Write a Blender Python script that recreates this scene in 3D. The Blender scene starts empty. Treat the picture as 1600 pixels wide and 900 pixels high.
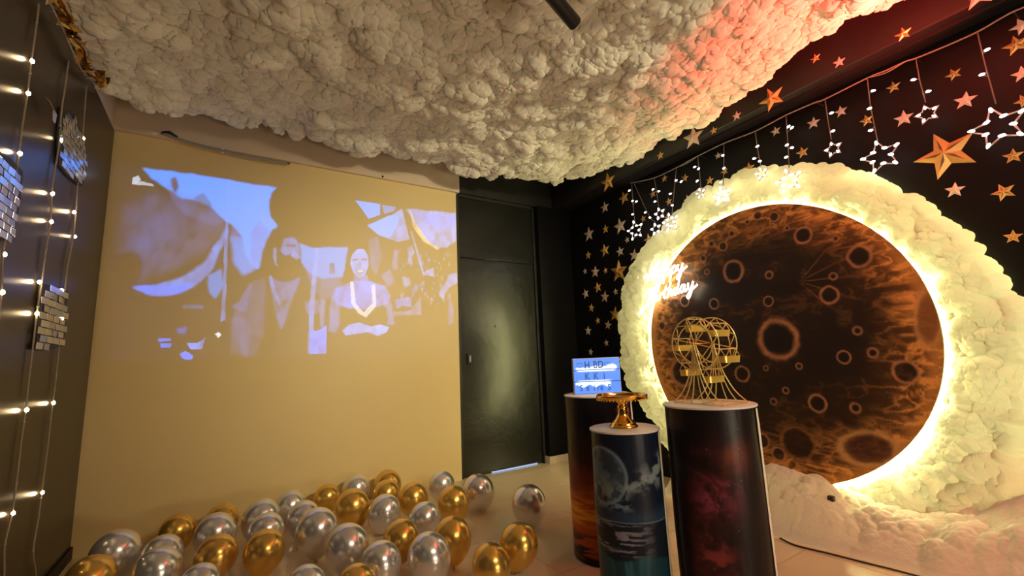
import bpy, bmesh, math, random
import numpy as np
from mathutils import Matrix, Vector

random.seed(7)
C = bpy.context.scene
COL = C.collection
PI = math.pi

# ------------------------------------------------------------------ camera
cam_data = bpy.data.cameras.new('camera')
cam = bpy.data.objects.new('camera', cam_data)
COL.objects.link(cam)
cam_data.sensor_width = 36.0
cam_data.lens = 696.84 / 1600.0 * 36.0
cam_data.clip_start = 0.02
_R, _U, _F = ((0.840474, -0.540301, -0.040975), (-0.050707, -0.153716, 0.986813), (0.539475, 0.827313, 0.156591))
cam.matrix_world = Matrix(((_R[0], _U[0], -_F[0], 0.0), (_R[1], _U[1], -_F[1], 0.0),
                           (_R[2], _U[2], -_F[2], 1.08), (0, 0, 0, 1)))
C.camera = cam

# ------------------------------------------------------------------ world, exposure
world = bpy.data.worlds.new('world')
C.world = world
world.use_nodes = True
world.node_tree.nodes['Background'].inputs[0].default_value = (0.9, 0.75, 0.55, 1)
world.node_tree.nodes['Background'].inputs[1].default_value = 0.02
C.view_settings.view_transform = 'Standard'
C.view_settings.look = 'None'
C.view_settings.gamma = 1.0
C.view_settings.exposure = 0.0
C.view_settings.use_curve_mapping = False

# ------------------------------------------------------------------ lamps out of the picture: added warm fills, then the red lights
def lamp(name, kind, loc, energy, color, target=None, **kw):
    d = bpy.data.lights.new(name, kind)
    d.energy = energy
    d.color = color
    for k, v in kw.items():
        setattr(d, k, v)
    o = bpy.data.objects.new(name, d)
    COL.objects.link(o)
    o.location = loc
    if target is not None:
        o.rotation_euler = (Vector(target) - Vector(loc)).to_track_quat('-Z', 'Y').to_euler()
    return o

LED_STRENGTH = 125.0
LED_COLOR = (1.0, 0.93, 0.40)
lamp('high_fill_light', 'AREA', (1.5, -1.25, 2.45), 30.0, (1.0, 0.80, 0.52), (1.5, 0.8, 0.6), shape='RECTANGLE', size=1.1, size_y=0.5)  # soft warm fill added behind the camera, not a ceiling fitting
lamp('low_fill_light', 'AREA', (1.6, -1.3, 0.5), 18.0, (1.0, 0.82, 0.58), (1.2, 1.8, 3.0), shape='RECTANGLE', size=0.8, size_y=0.4)  # second added fill, low behind the camera and aimed up into the room
lamp('wall_fill_spot', 'SPOT', (2.1, -0.5, 2.45), 330.0, (1.0, 0.88, 0.54), (1.75, 3.9, 1.35), spot_size=1.0, spot_blend=1.0, shadow_soft_size=0.10)  # spot added to brighten the right part of the cream wall
lamp('red_party_light', 'SPOT', (2.60, 0.12, 2.20), 520.0, (1.0, 0.06, 0.04), (2.72, 0.70, 3.0), spot_size=1.45, spot_blend=1.0, shadow_soft_size=0.04)
lamp('red_floor_light', 'SPOT', (2.45, -0.70, 0.85), 46.0, (1.0, 0.10, 0.05), (3.0, 0.42, 0.2), spot_size=0.70, spot_blend=0.8, shadow_soft_size=0.05)

# ------------------------------------------------------------------ measured data (metres, in the room)
STARS_BEAM = [(2.971, 2.766, 0.102, 'g'), (2.546, 2.862, 0.035, 's'), (2.335, 2.772, 0.039, 'g'), (2.009, 2.788, 0.098, 's'), (1.83, 2.763, 0.033, 'g'), (1.64, 2.79, 0.038, 's'), (1.385, 2.789, 0.091, 'g'), (1.094, 2.912, 0.033, 'g'), (0.975, 2.809, 0.037, 's'), (0.665, 2.788, 0.041, 'g'), (0.361, 2.795, 0.071, 's')]
STARS_WALL = [(2.98, 2.641, 0.073, 'g'), (3.254, 2.626, 0.067, 's'), (3.062, 2.368, 0.09, 's'), (3.525, 2.402, 0.088, 's'), (3.269, 2.391, 0.051, 'g'), (2.985, 2.202, 0.036, 's'), (3.301, 2.169, 0.075, 'g'), (3.089, 2.107, 0.056, 's'), (2.912, 2.029, 0.067, 's'), (3.559, 2.171, 0.051, 'g'), (3.627, 2.004, 0.039, 's'), (3.468, 1.967, 0.07, 's'), (3.314, 1.952, 0.038, 'g'), (3.128, 1.91, 0.12, 'g'), (3.446, 1.795, 0.061, 'g'), (3.642, 1.754, 0.06, 's'), (3.352, 1.679, 0.067, 's'), (3.193, 1.709, 0.038, 's'), (3.065, 1.613, 0.08, 'g'), (3.566, 1.589, 0.05, 'g'), (3.226, 1.484, 0.08, 'g'), (3.481, 1.442, 0.041, 'g'), (3.336, 1.383, 0.054, 's'), (3.086, 1.342, 0.054, 's'), (3.641, 1.346, 0.055, 's'), (3.378, 1.201, 0.039, 's'), (3.623, 1.117, 0.041, 's'), (2.482, 2.659, 0.038, 'g'), (2.272, 2.585, 0.039, 'g'), (2.044, 2.477, 0.039, 'g'), (2.626, 2.56, 0.041, 'g'), (2.459, 2.429, 0.039, 'g'), (2.264, 2.383, 0.047, 's'), (2.764, 2.356, 0.036, 'g'), (2.489, 2.293, 0.032, 'g'), (2.719, 2.135, 0.067, 'g'), (1.947, 2.656, 0.032, 's'), (1.909, 2.503, 0.034, 'g'), (1.715, 2.453, 0.049, 'g'), (1.488, 2.652, 0.039, 's'), (1.336, 2.421, 0.043, 'g'), (1.243, 2.596, 0.044, 's'), (1.079, 2.596, 0.041, 's'), (0.955, 2.471, 0.04, 'g'), (0.8, 2.611, 0.038, 'g'), (0.781, 2.396, 0.051, 's'), (0.542, 2.54, 0.037, 'g'), (0.52, 2.37, 0.051, 's'), (0.636, 2.107, 0.142, 'g'), (0.397, 1.995, 0.041, 'g'), (0.63, 1.895, 0.045, 's'), (0.456, 1.823, 0.049, 'g'), (0.458, 1.586, 0.037, 'g'), (0.303, 2.561, 0.054, 'g'), (0.306, 2.401, 0.043, 's'), (0.321, 2.261, 0.037, 'g'), (0.27, 2.648, 0.048, 's')]
CURTAIN = [([(2.763, 2.689), (2.77, 2.48), (2.765, 2.308)], [(2.794, 2.629), (2.766, 2.517), (2.721, 2.496), (2.78, 2.388)], (2.766, 2.227, 0.095, 'o')), ([(2.733, 2.678), (2.649, 2.453), (2.584, 2.298), (2.533, 2.241)], [(2.629, 2.361), (2.584, 2.298)], (2.533, 2.176, 0.063, 'f')), ([(2.501, 2.648), (2.488, 2.51), (2.483, 2.364)], [(2.52, 2.545), (2.46, 2.506), (2.512, 2.427)], (2.476, 2.302, 0.063, 'f')), ([(2.26, 2.651), (2.31, 2.448), (2.351, 2.264)], [(2.273, 2.539), (2.225, 2.51), (2.344, 2.442), (2.336, 2.335)], (2.372, 2.195, 0.079, 'o')), ([(2.052, 2.668), (2.051, 2.523), (2.055, 2.397)], [(2.085, 2.587), (2.053, 2.557), (2.077, 2.46)], (2.06, 2.35, 0.049, 'f')), ([(1.818, 2.676), (1.841, 2.494), (1.865, 2.345)], [(1.835, 2.582), (1.838, 2.477), (1.877, 2.376)], (1.88, 2.267, 0.072, 'o')), ([(1.573, 2.661), (1.573, 2.511), (1.566, 2.384)], [(1.569, 2.539), (1.603, 2.459), (1.566, 2.423)], (1.568, 2.331, 0.051, 'f')), ([(1.355, 2.677), (1.369, 2.469), (1.383, 2.301)], [(1.346, 2.586), (1.327, 2.568), (1.374, 2.462), (1.345, 2.43), (1.39, 2.379)], (1.395, 2.208, 0.086, 'o')), ([(1.114, 2.662), (1.116, 2.51), (1.115, 2.385)], [(1.088, 2.554), (1.097, 2.434)], (1.113, 2.319, 0.054, 'f')), ([(0.882, 2.679), (0.89, 2.502), (0.887, 2.273)], [(0.863, 2.583), (0.896, 2.484), (0.909, 2.348)], (0.883, 2.173, 0.099, 'o')), ([(0.655, 2.659), (0.656, 2.513), (0.651, 2.393)], [(0.68, 2.547), (0.63, 2.447)], (0.653, 2.325, 0.056, 'f')), ([(0.407, 2.659), (0.406, 2.493), (0.4, 2.251)], [(0.387, 2.542), (0.423, 2.424)], (0.409, 2.13, 0.108, 'o'))]
CABLE = [(2.778, 2.701), (2.731, 2.69), (2.501, 2.648), (2.26, 2.651), (2.144, 2.662), (2.052, 2.668), (1.818, 2.676), (1.573, 2.661), (1.355, 2.677), (1.169, 2.673), (1.114, 2.666), (0.882, 2.679), (0.788, 2.673), (0.699, 2.675), (0.654, 2.666), (0.523, 2.659), (0.407, 2.659), (0.329, 2.673), (0.275, 2.68), (0.221, 2.674)]
FAIRY = [([(2.356, 2.579), (2.359, 2.445), (2.358, 2.325), (2.364, 2.189), (2.36, 2.043), (2.363, 1.939), (2.359, 1.782), (2.352, 1.604), (2.348, 1.53), (2.381, 1.399), (2.396, 1.251), (2.416, 1.089)], [(2.358, 2.325), (2.364, 2.189), (2.364, 1.937), (2.352, 1.536), (2.381, 1.399)]), ([(2.776, 2.592), (2.772, 2.441), (2.766, 2.322), (2.788, 2.137), (2.77, 1.956), (2.803, 1.797), (2.791, 1.657), (2.793, 1.509), (2.778, 1.363), (2.782, 1.195), (2.782, 1.084), (2.792, 0.949), (2.786, 0.817), (2.79, 0.682), (2.784, 0.537), (2.748, 0.424), (2.778, 0.319), (2.8, 0.215)], [(2.797, 2.193), (2.775, 1.917), (2.805, 1.791), (2.752, 1.5), (2.77, 1.362), (2.792, 0.949), (2.785, 0.534)]), ([(3.098, 2.645), (3.126, 2.452), (3.139, 2.357), (3.149, 2.111), (3.175, 1.958), (3.182, 1.817), (3.144, 1.67), (3.14, 1.534), (3.146, 1.376), (3.157, 1.208), (3.166, 1.048), (3.159, 0.957), (3.162, 0.74), (3.15, 0.54), (3.149, 0.419), (3.127, 0.283), (3.209, 0.158), (3.23, 0.052)], [(3.139, 2.357), (3.132, 1.937), (3.193, 1.82), (3.08, 1.512), (3.135, 1.375), (3.159, 0.957), (3.151, 0.537)]), ([(2.046, 2.437), (2.024, 2.311), (2.024, 2.13)], [(2.021, 2.306)])]
MOSAIC = [[(2.773, 2.345), (2.908, 2.392), (3.023, 2.38), (3.17, 2.376), (3.26, 2.302), (3.264, 2.159), (3.215, 2.111), (3.022, 2.087), (2.816, 2.082), (2.773, 2.241)], [(2.157, 1.867), (2.309, 1.888), (2.421, 1.886), (2.432, 1.779), (2.425, 1.686), (2.411, 1.596), (2.294, 1.588), (2.217, 1.626)], [(2.795, 1.5), (3.006, 1.519), (3.194, 1.522), (3.206, 1.375), (3.224, 1.243), (3.024, 1.212), (2.819, 1.207), (2.802, 1.365)]]
GARLAND = [(2.276, 2.626), (2.393, 2.631), (2.569, 2.639), (2.704, 2.633), (2.864, 2.634), (3.052, 2.683), (3.237, 2.742)]
SCRAP = [(2.541, 2.264), (2.634, 2.207)]
CRATERS = [(-0.127, -0.001, 0.14), (-0.385, 0.699, 0.058), (0.141, 0.545, 0.085), (-0.685, 0.484, 0.068), (-0.488, 0.267, 0.058), (-0.096, 0.276, 0.037), (-0.125, 0.466, 0.027), (-0.611, 0.023, 0.025), (-0.516, -0.138, 0.041), (-0.672, -0.115, 0.028), (-0.812, -0.23, 0.065), (-0.325, -0.436, 0.056), (-0.536, -0.451, 0.029), (-0.243, -0.192, 0.021), (-0.015, -0.204, 0.018), (0.168, -0.246, 0.059), (-0.039, -0.439, 0.022), (-0.133, -0.359, 0.022), (-0.028, -0.801, 0.048), (0.079, -0.723, 0.055), (-0.215, 0.883, 0.036), (-0.29, 0.775, 0.017), (-0.099, 0.927, 0.033), (-0.017, 0.901, 0.019), (0.115, 0.844, 0.025), (0.201, 0.76, 0.037), (0.297, 0.805, 0.027), (0.386, 0.7, 0.028), (0.605, 0.372, 0.047), (0.334, 0.311, 0.043), (0.863, 0.178, 0.038), (-0.574, 0.628, 0.019), (-0.526, 0.385, 0.023), (0.365, 0.581, 0.022), (0.702, -0.238, 0.117)]
BALLOONS = [(1.472, 3.364, 0.105, 's'), (1.606, 3.013, 0.117, 's'), (1.712, 2.529, 0.116, 's'), (1.334, 2.082, 0.103, 'g'), (1.114, 1.985, 0.094, 'g'), (1.357, 2.905, 0.107, 'g'), (1.178, 3.181, 0.107, 'g'), (1.15, 3.667, 0.108, 'g'), (1.076, 3.476, 0.097, 'g'), (0.918, 3.717, 0.105, 's'), (0.704, 3.683, 0.095, 'g'), (0.782, 3.242, 0.114, 'g'), (0.93, 3.044, 0.106, 's'), (1.093, 2.766, 0.099, 's'), (1.094, 2.367, 0.106, 'g'), (0.871, 2.551, 0.099, 'g'), (0.906, 2.23, 0.108, 's'), (0.696, 2.323, 0.1, 's'), (0.598, 2.577, 0.113, 's'), (0.507, 2.916, 0.118, 's'), (0.489, 3.284, 0.101, 's'), (0.454, 3.647, 0.101, 's'), (0.27, 3.164, 0.103, 's'), (0.262, 3.459, 0.111, 's'), (0.242, 2.86, 0.102, 'g'), (0.028, 2.952, 0.102, 'g'), (0.022, 3.287, 0.111, 's'), (0.054, 3.611, 0.099, 'g'), (-0.173, 3.54, 0.099, 'g'), (-0.413, 3.262, 0.118, 's'), (-0.212, 3.155, 0.099, 's'), (-0.205, 2.899, 0.106, 's'), (-0.462, 2.992, 0.105, 'g'), (-0.03, 2.673, 0.088, 's'), (0.367, 2.333, 0.088, 's'), (0.552, 2.202, 0.088, 'g')]
PICTURE = [
 ([(-0.699, 2.528), (-0.542, 2.524), (-0.254, 2.533), (0.309, 2.53), (0.925, 2.522), (1.488, 2.544), (1.92, 2.564), (1.912, 1.659), (1.899, 1.129), (1.186, 1.151), (0.573, 1.16), (-0.174, 1.166), (-0.633, 1.182)], 'haze', 0.05, 0.03),
 ([(-0.541, 2.519), (-0.254, 2.533), (0.309, 2.525), (0.27, 2.469), (0.255, 2.386), (0.282, 2.283), (0.325, 2.22), (0.282, 2.156), (0.274, 2.035), (0.249, 1.878), (0.189, 1.848), (0.121, 1.943), (0.085, 2.081), (0.013, 2.184), (-0.029, 2.203), (-0.123, 2.305), (-0.223, 2.339), (-0.3, 2.336), (-0.389, 2.394), (-0.45, 2.436), (-0.487, 2.448)], 'blue', 1, 0.006),
 ([(-0.39, 2.418), (-0.357, 2.473), (-0.329, 2.38), (-0.244, 2.355), (-0.2, 2.403), (-0.123, 2.305), (-0.037, 2.202), (-0.115, 2.157), (-0.274, 2.218), (-0.355, 2.317)], 'lilac', 0.35, 0.012),
 ([(-0.378, 2.459), (-0.351, 2.494), (-0.324, 2.42), (-0.35, 2.367)], 'none', 0.9, 0.004),
 ([(-0.224, 2.359), (-0.176, 2.407), (-0.116, 2.326), (-0.137, 2.263), (-0.194, 2.294)], 'none', 0.5, 0.008),
 ([(-0.611, 2.238), (-0.466, 2.356), (-0.237, 2.248), (-0.029, 2.203), (-0.033, 2.117), (-0.144, 1.967), (-0.288, 1.835), (-0.458, 1.718), (-0.559, 1.703), (-0.611, 1.876)], 'lilac', 0.22, 0.03),
 ([(-0.542, 2.133), (-0.348, 2.207), (-0.264, 2.05), (-0.4, 1.895), (-0.538, 1.882)], 'lilac', 0.22, 0.04),
 ([(-0.011, 2.18), (-0.007, 2.1), (-0.055, 1.927), (-0.114, 1.777), (-0.205, 1.686), (-0.339, 1.615), (-0.434, 1.616), (-0.536, 1.664), (-0.421, 1.684), (-0.282, 1.747), (-0.147, 1.87), (-0.069, 2.034)], 'pale', 0.7, 0.007),
 ([(-0.536, 1.664), (-0.439, 1.683), (-0.315, 1.69), (-0.206, 1.714), (-0.17, 1.735), (-0.258, 1.647), (-0.382, 1.609), (-0.452, 1.62)], 'blue2', 0.9, 0.004),
 ([(-0.494, 1.742), (-0.356, 1.761), (-0.214, 1.841), (-0.105, 1.971), (-0.084, 1.953), (-0.174, 1.82), (-0.318, 1.726), (-0.458, 1.709)], 'none', 0.55, 0.006),
 ([(-0.637, 1.873), (-0.591, 1.913), (-0.533, 1.91), (-0.494, 1.841), (-0.493, 1.729), (-0.557, 1.681), (-0.619, 1.721)], 'none', 0.9, 0.01),
 ([(-0.029, 2.536), (-0.017, 2.539), (0.009, 1.449), (-0.018, 1.434)], 'pale', 0.5, 0.003),
 ([(0.011, 2.072), (0.115, 2.084), (0.183, 1.989), (0.181, 1.847), (0.107, 1.792), (0.044, 1.886)], 'blue', 0.7, 0.01),
 ([(-0.11, 1.777), (-0.038, 1.831), (-0.012, 1.711), (-0.062, 1.599), (-0.103, 1.644)], 'blue', 0.55, 0.006),
 ([(0.014, 2.174), (0.085, 2.081), (0.063, 2.018), (0.012, 2.042)], 'lilac', 0.5, 0.006),
 ([(0.142, 2.149), (0.19, 2.233), (0.264, 2.164), (0.263, 1.956), (0.225, 1.825), (0.153, 1.895)], 'lilac', 0.6, 0.006),
 ([(0.036, 1.545), (0.095, 1.595), (0.159, 1.745), (0.191, 1.598), (0.17, 1.499), (0.086, 1.527)], 'lilac', 0.55, 0.008),
 ([(0.041, 1.449), (0.089, 1.469), (0.163, 1.48), (0.189, 1.258), (0.151, 1.183), (0.099, 1.26)], 'lilac', 0.25, 0.012),
 ([(-0.211, 1.283), (-0.151, 1.282), (-0.115, 1.309), (-0.102, 1.337), (-0.119, 1.241), (-0.186, 1.238)], 'pale', 0.8, 0.003),
 ([(-0.373, 1.317), (-0.307, 1.32), (-0.298, 1.298), (-0.368, 1.295)], 'blue2', 0.8, 0.003),
 ([(-0.36, 1.281), (-0.297, 1.285), (-0.299, 1.254), (-0.351, 1.251)], 'blue2', 0.9, 0.003),
 ([(-0.246, 1.208), (-0.215, 1.23), (-0.169, 1.193), (-0.174, 1.166), (-0.226, 1.172)], 'blue2', 1, 0.003),
 ([(-0.268, 1.391), (-0.217, 1.396), (-0.219, 1.355), (-0.255, 1.351)], 'blue2', 0.6, 0.004),
 ([(-0.048, 1.346), (-0.03, 1.359), (-0.009, 1.341), (-0.027, 1.318)], 'white', 1, 0.003),
 ([(-0.249, 1.555), (-0.129, 1.559), (-0.128, 1.535), (-0.24, 1.532)], 'pale', 0.4, 0.004),
 ([(0.27, 2.469), (0.309, 2.53), (0.925, 2.522), (0.987, 2.431), (1.027, 2.318), (1.006, 2.21), (0.877, 2.103), (0.645, 2.051), (0.489, 2.084), (0.391, 2.18), (0.316, 2.224), (0.282, 2.283), (0.255, 2.386)], 'none', 1, 0.004),
 ([(0.489, 2.084), (0.596, 2.057), (0.721, 2.07), (0.866, 2.085), (0.848, 1.897), (0.834, 1.83), (0.677, 1.798), (0.582, 1.834), (0.503, 1.914)], 'blue', 0.75, 0.004),
 ([(0.724, 1.932), (0.759, 1.94), (0.771, 1.853), (0.721, 1.844)], 'none', 0.9, 0.003),
 ([(0.512, 1.925), (0.648, 1.964), (0.801, 1.894), (0.835, 1.73), (0.681, 1.616), (0.605, 1.719)], 'lilac', 0.4, 0.012),
 ([(0.606, 2.053), (0.64, 2.056), (0.617, 1.613), (0.609, 1.189), (0.572, 1.19), (0.579, 1.612)], 'pale', 0.6, 0.003),
 ([(0.585, 1.378), (0.643, 1.368), (0.715, 1.415), (0.715, 1.181), (0.586, 1.185)], 'blue2', 0.95, 0.003),
 ([(0.249, 2.084), (0.299, 2.179), (0.4, 2.192), (0.478, 2.126), (0.491, 2.004), (0.487, 1.817), (0.369, 1.778), (0.234, 1.8), (0.207, 1.824)], 'none', 1, 0.008),
 ([(0.375, 2.114), (0.44, 2.132), (0.479, 2.083), (0.491, 2.004), (0.474, 1.954), (0.43, 1.982), (0.389, 1.967), (0.351, 2.006)], 'lilac', 0.85, 0.004),
 ([(0.443, 2.026), (0.502, 1.967), (0.474, 1.943), (0.426, 1.971)], 'pale', 0.6, 0.003),
 ([(0.354, 1.943), (0.418, 1.949), (0.484, 1.934), (0.477, 1.848), (0.404, 1.812), (0.347, 1.87)], 'none', 0.9, 0.004),
 ([(0.391, 2.063), (0.46, 2.07), (0.461, 2.049), (0.396, 2.042)], 'none', 0.7, 0.002),
 ([(0.301, 2.022), (0.323, 2.035), (0.328, 1.9), (0.342, 1.88), (0.319, 1.888), (0.299, 1.959)], 'pale', 0.5, 0.003),
 ([(0.176, 1.746), (0.278, 1.803), (0.321, 1.603), (0.363, 1.196), (0.154, 1.202), (0.137, 1.499)], 'none', 0.85, 0.01),
 ([(0.083, 1.594), (0.185, 1.747), (0.261, 1.782), (0.261, 1.354), (0.218, 1.181), (0.053, 1.204), (0.049, 1.449)], 'lilac', 0.22, 0.015),
 ([(0.279, 1.793), (0.333, 1.756), (0.415, 1.761), (0.497, 1.808), (0.473, 1.681), (0.423, 1.504), (0.383, 1.378), (0.353, 1.453), (0.312, 1.602)], 'lilac', 0.6, 0.004),
 ([(0.279, 1.793), (0.296, 1.804), (0.336, 1.674), (0.375, 1.584), (0.358, 1.564), (0.31, 1.663)], 'pale', 0.6, 0.003),
 ([(0.357, 1.604), (0.429, 1.607), (0.395, 1.544)], 'none', 0.7, 0.004),
 ([(0.551, 1.6), (0.636, 1.625), (0.667, 1.562), (0.649, 1.509), (0.563, 1.507)], 'lilac', 0.55, 0.004),
 ([(0.656, 1.641), (0.696, 1.616), (0.691, 1.405), (0.662, 1.394)], 'pale', 0.4, 0.006),
 ([(0.883, 2.058), (0.935, 2.132), (1.023, 2.13), (1.069, 2.03), (1.059, 1.844), (0.972, 1.794), (0.886, 1.844), (0.853, 1.926)], 'none', 1, 0.005),
 ([(0.904, 2.026), (0.947, 2.082), (1.002, 2.087), (1.041, 2.033), (1.047, 1.941), (1.015, 1.853), (0.966, 1.821), (0.917, 1.869), (0.89, 1.946)], 'pale', 0.85, 0.003),
 ([(0.91, 1.987), (0.959, 1.997), (0.959, 1.98), (0.911, 1.97)], 'none', 0.7, 0.0015),
 ([(0.986, 1.999), (1.036, 2.009), (1.036, 1.986), (0.986, 1.982)], 'none', 0.7, 0.0015),
 ([(0.965, 1.974), (0.975, 1.975), (0.987, 1.925), (0.96, 1.923)], 'none', 0.35, 0.002),
 ([(0.933, 1.898), (0.971, 1.89), (1.02, 1.91), (1.004, 1.875), (0.971, 1.856), (0.944, 1.871)], 'none', 0.6, 0.0015),
 ([(0.949, 1.888), (1.009, 1.898), (0.993, 1.88), (0.966, 1.872)], 'white', 0.6, 0.001),
 ([(0.923, 1.847), (1.032, 1.854), (1.054, 1.787), (0.919, 1.779)], 'lilac', 0.75, 0.004),
 ([(0.779, 1.738), (0.919, 1.79), (1.054, 1.799), (1.195, 1.772), (1.242, 1.682), (1.219, 1.6), (1.128, 1.575), (1.007, 1.549), (0.885, 1.557), (0.797, 1.576), (0.75, 1.64)], 'blue2', 0.85, 0.004),
 ([(0.74, 1.661), (0.807, 1.588), (0.82, 1.432), (0.781, 1.352), (0.726, 1.363), (0.738, 1.511)], 'lilac', 0.7, 0.005),
 ([(1.185, 1.599), (1.23, 1.681), (1.265, 1.521), (1.277, 1.418), (1.219, 1.418)], 'lilac', 0.7, 0.005),
 ([(0.808, 1.544), (0.992, 1.527), (1.208, 1.577), (1.219, 1.463), (1.047, 1.439), (0.913, 1.449), (0.82, 1.426)], 'none', 0.9, 0.004),
 ([(0.892, 1.789), (0.919, 1.79), (0.943, 1.597), (1.008, 1.527), (1.084, 1.607), (1.071, 1.765), (1.105, 1.779), (1.117, 1.586), (1.03, 1.483), (0.965, 1.515), (0.905, 1.602)], 'white', 0.55, 0.002),
 ([(0.837, 1.368), (0.887, 1.422), (0.977, 1.439), (1.074, 1.406), (1.152, 1.423), (1.231, 1.401), (1.208, 1.356), (1.13, 1.323), (1.047, 1.357), (0.946, 1.341), (0.863, 1.33)], 'pale', 0.9, 0.003),
 ([(0.925, 2.522), (1.146, 2.522), (1.146, 2.419), (1.043, 2.368), (0.987, 2.443)], 'blue', 0.9, 0.003),
 ([(1.163, 2.518), (1.289, 2.52), (1.276, 2.474), (1.181, 2.436)], 'blue', 0.5, 0.003),
 ([(1.027, 2.306), (1.181, 2.387), (1.313, 2.48), (1.35, 2.51), (1.423, 2.222), (1.313, 2.185), (1.136, 2.225)], 'pale', 0.7, 0.003),
 ([(1.038, 2.308), (1.211, 2.416), (1.313, 2.449), (1.313, 2.356), (1.241, 2.225), (1.124, 2.236)], 'blue', 0.9, 0.003),
 ([(1.393, 2.517), (1.919, 2.544), (1.905, 2.27), (1.814, 2.188), (1.705, 2.158), (1.601, 2.217), (1.487, 2.367)], 'pale', 0.8, 0.004),
 ([(1.456, 2.501), (1.918, 2.517), (1.888, 2.433), (1.748, 2.336), (1.564, 2.402)], 'blue2', 0.6, 0.008),
 ([(1.424, 2.522), (1.487, 2.379), (1.601, 2.229), (1.718, 2.166), (1.705, 2.145), (1.562, 2.212), (1.455, 2.344)], 'warm', 0.6, 0.002),
 ([(1.429, 2.297), (1.448, 2.305), (1.571, 1.89), (1.552, 1.877)], 'pale', 0.6, 0.002),
 ([(1.277, 2.097), (1.313, 2.112), (1.312, 1.921), (1.265, 1.929)], 'lilac', 0.6, 0.004),
 ([(1.398, 2.151), (1.447, 2.169), (1.472, 2.097), (1.44, 2.052), (1.452, 1.986), (1.403, 1.988), (1.41, 2.061)], 'pale', 0.5, 0.003),
 ([(1.04, 2.173), (1.124, 2.212), (1.171, 2.039), (1.115, 1.86), (1.07, 1.914)], 'lilac', 0.35, 0.008),
 ([(1.348, 1.863), (1.421, 1.844), (1.433, 1.785), (1.372, 1.77)], 'pale', 0.6, 0.004),
 ([(1.546, 1.913), (1.663, 1.971), (1.661, 1.884), (1.571, 1.89)], 'pale', 0.6, 0.003),
 ([(1.451, 1.762), (1.558, 1.828), (1.457, 1.691), (1.426, 1.612)], 'lilac', 0.5, 0.004),
 ([(1.711, 1.714), (1.808, 1.906), (1.905, 1.939), (1.902, 1.836), (1.805, 1.78), (1.75, 1.666)], 'pale', 0.7, 0.004),
 ([(1.804, 1.718), (1.855, 1.595), (1.845, 1.44), (1.798, 1.421)], 'lilac', 0.5, 0.006),
 ([(1.277, 1.648), (1.42, 1.677), (1.444, 1.584), (1.359, 1.593), (1.3, 1.568)], 'blue2', 0.5, 0.002),
 ([(1.265, 1.538), (1.419, 1.548), (1.531, 1.682), (1.529, 1.514), (1.277, 1.504)], 'pale', 0.35, 0.002),
 ([(1.161, 1.863), (1.241, 1.927), (1.277, 1.812), (1.219, 1.762)], 'lilac', 0.45, 0.006),
 ([(-0.588, 2.438), (-0.558, 2.463), (-0.542, 2.433), (-0.561, 2.401), (-0.584, 2.392)], 'white', 0.7, 0.002),
 ([(-0.542, 2.423), (-0.47, 2.413), (-0.469, 2.399), (-0.588, 2.391), (-0.582, 2.402)], 'white', 0.6, 0.002),
]

# ------------------------------------------------------------------ helpers
def link(name, me, mat=None, parent=None):
    o = bpy.data.objects.new(name, me)
    COL.objects.link(o)
    if mat is not None:
        me.materials.clear()
        me.materials.append(mat)
    if parent is not None:
        o.parent = parent
    return o

def obj(name, bm, mat=None, parent=None, smooth=False):
    me = bpy.data.meshes.new(name)
    bm.to_mesh(me)
    bm.free()
    if smooth:
        me.shade_smooth()
    return link(name, me, mat, parent)

def tag(o, label=None, cat=None, group=None, kind=None):
    if label: o['label'] = label
    if cat: o['category'] = cat
    if group: o['group'] = group
    if kind: o['kind'] = kind
    return o

def thing(name, label, cat, loc=(0, 0, 0), group=None):
    o = bpy.data.objects.new(name, None)
    COL.objects.link(o)
    o.location = loc
    o.empty_display_size = 0.05
    return tag(o, label, cat, group)

def struct(name, bm, mat, parent=None, smooth=False):
    return tag(obj(name, bm, mat, parent, smooth), kind='structure')

def box(bm, x0, x1, y0, y1, z0, z1, bevel=0.0):
    g = bmesh.ops.create_cube(bm, size=1.0)
    vs = g['verts']
    for v in vs:
        v.co = Vector((x0 + (v.co.x + .5) * (x1 - x0), y0 + (v.co.y + .5) * (y1 - y0), z0 + (v.co.z + .5) * (z1 - z0)))
    if bevel:
        es = list({e for v in vs for e in v.link_edges})
        bmesh.ops.bevel(bm, geom=es, offset=bevel, segments=2, affect='EDGES', profile=0.5)

def boxbm(*a, **k):
    bm = bmesh.new()
    box(bm, *a, **k)
    return bm

def tube(bm, pts, r, n=6, closed=False, radii=None):
    pts = [Vector(p) for p in pts]
    m = len(pts)
    rings = []
    prev = None
    for i, p in enumerate(pts):
        if closed:
            t = pts[(i + 1) % m] - pts[i - 1]
        else:
            t = pts[min(i + 1, m - 1)] - pts[max(i - 1, 0)]
        t.normalize()
        if prev is None:
            a = t.orthogonal().normalized()
        else:
            a = (prev - t * prev.dot(t))
            a = a.normalized() if a.length > 1e-6 else t.orthogonal().normalized()
        prev = a
        b = t.cross(a)
        rr = radii[i] if radii else r
        rings.append([bm.verts.new(p + (a * math.cos(2 * PI * k / n) + b * math.sin(2 * PI * k / n)) * rr) for k in range(n)])
    for i in range(m if closed else m - 1):
        A, B = rings[i], rings[(i + 1) % m]
        for k in range(n):
            bm.faces.new((A[k], A[(k + 1) % n], B[(k + 1) % n], B[k]))
    if not closed:
        bm.faces.new(list(reversed(rings[0])))
        bm.faces.new(rings[-1])

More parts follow.
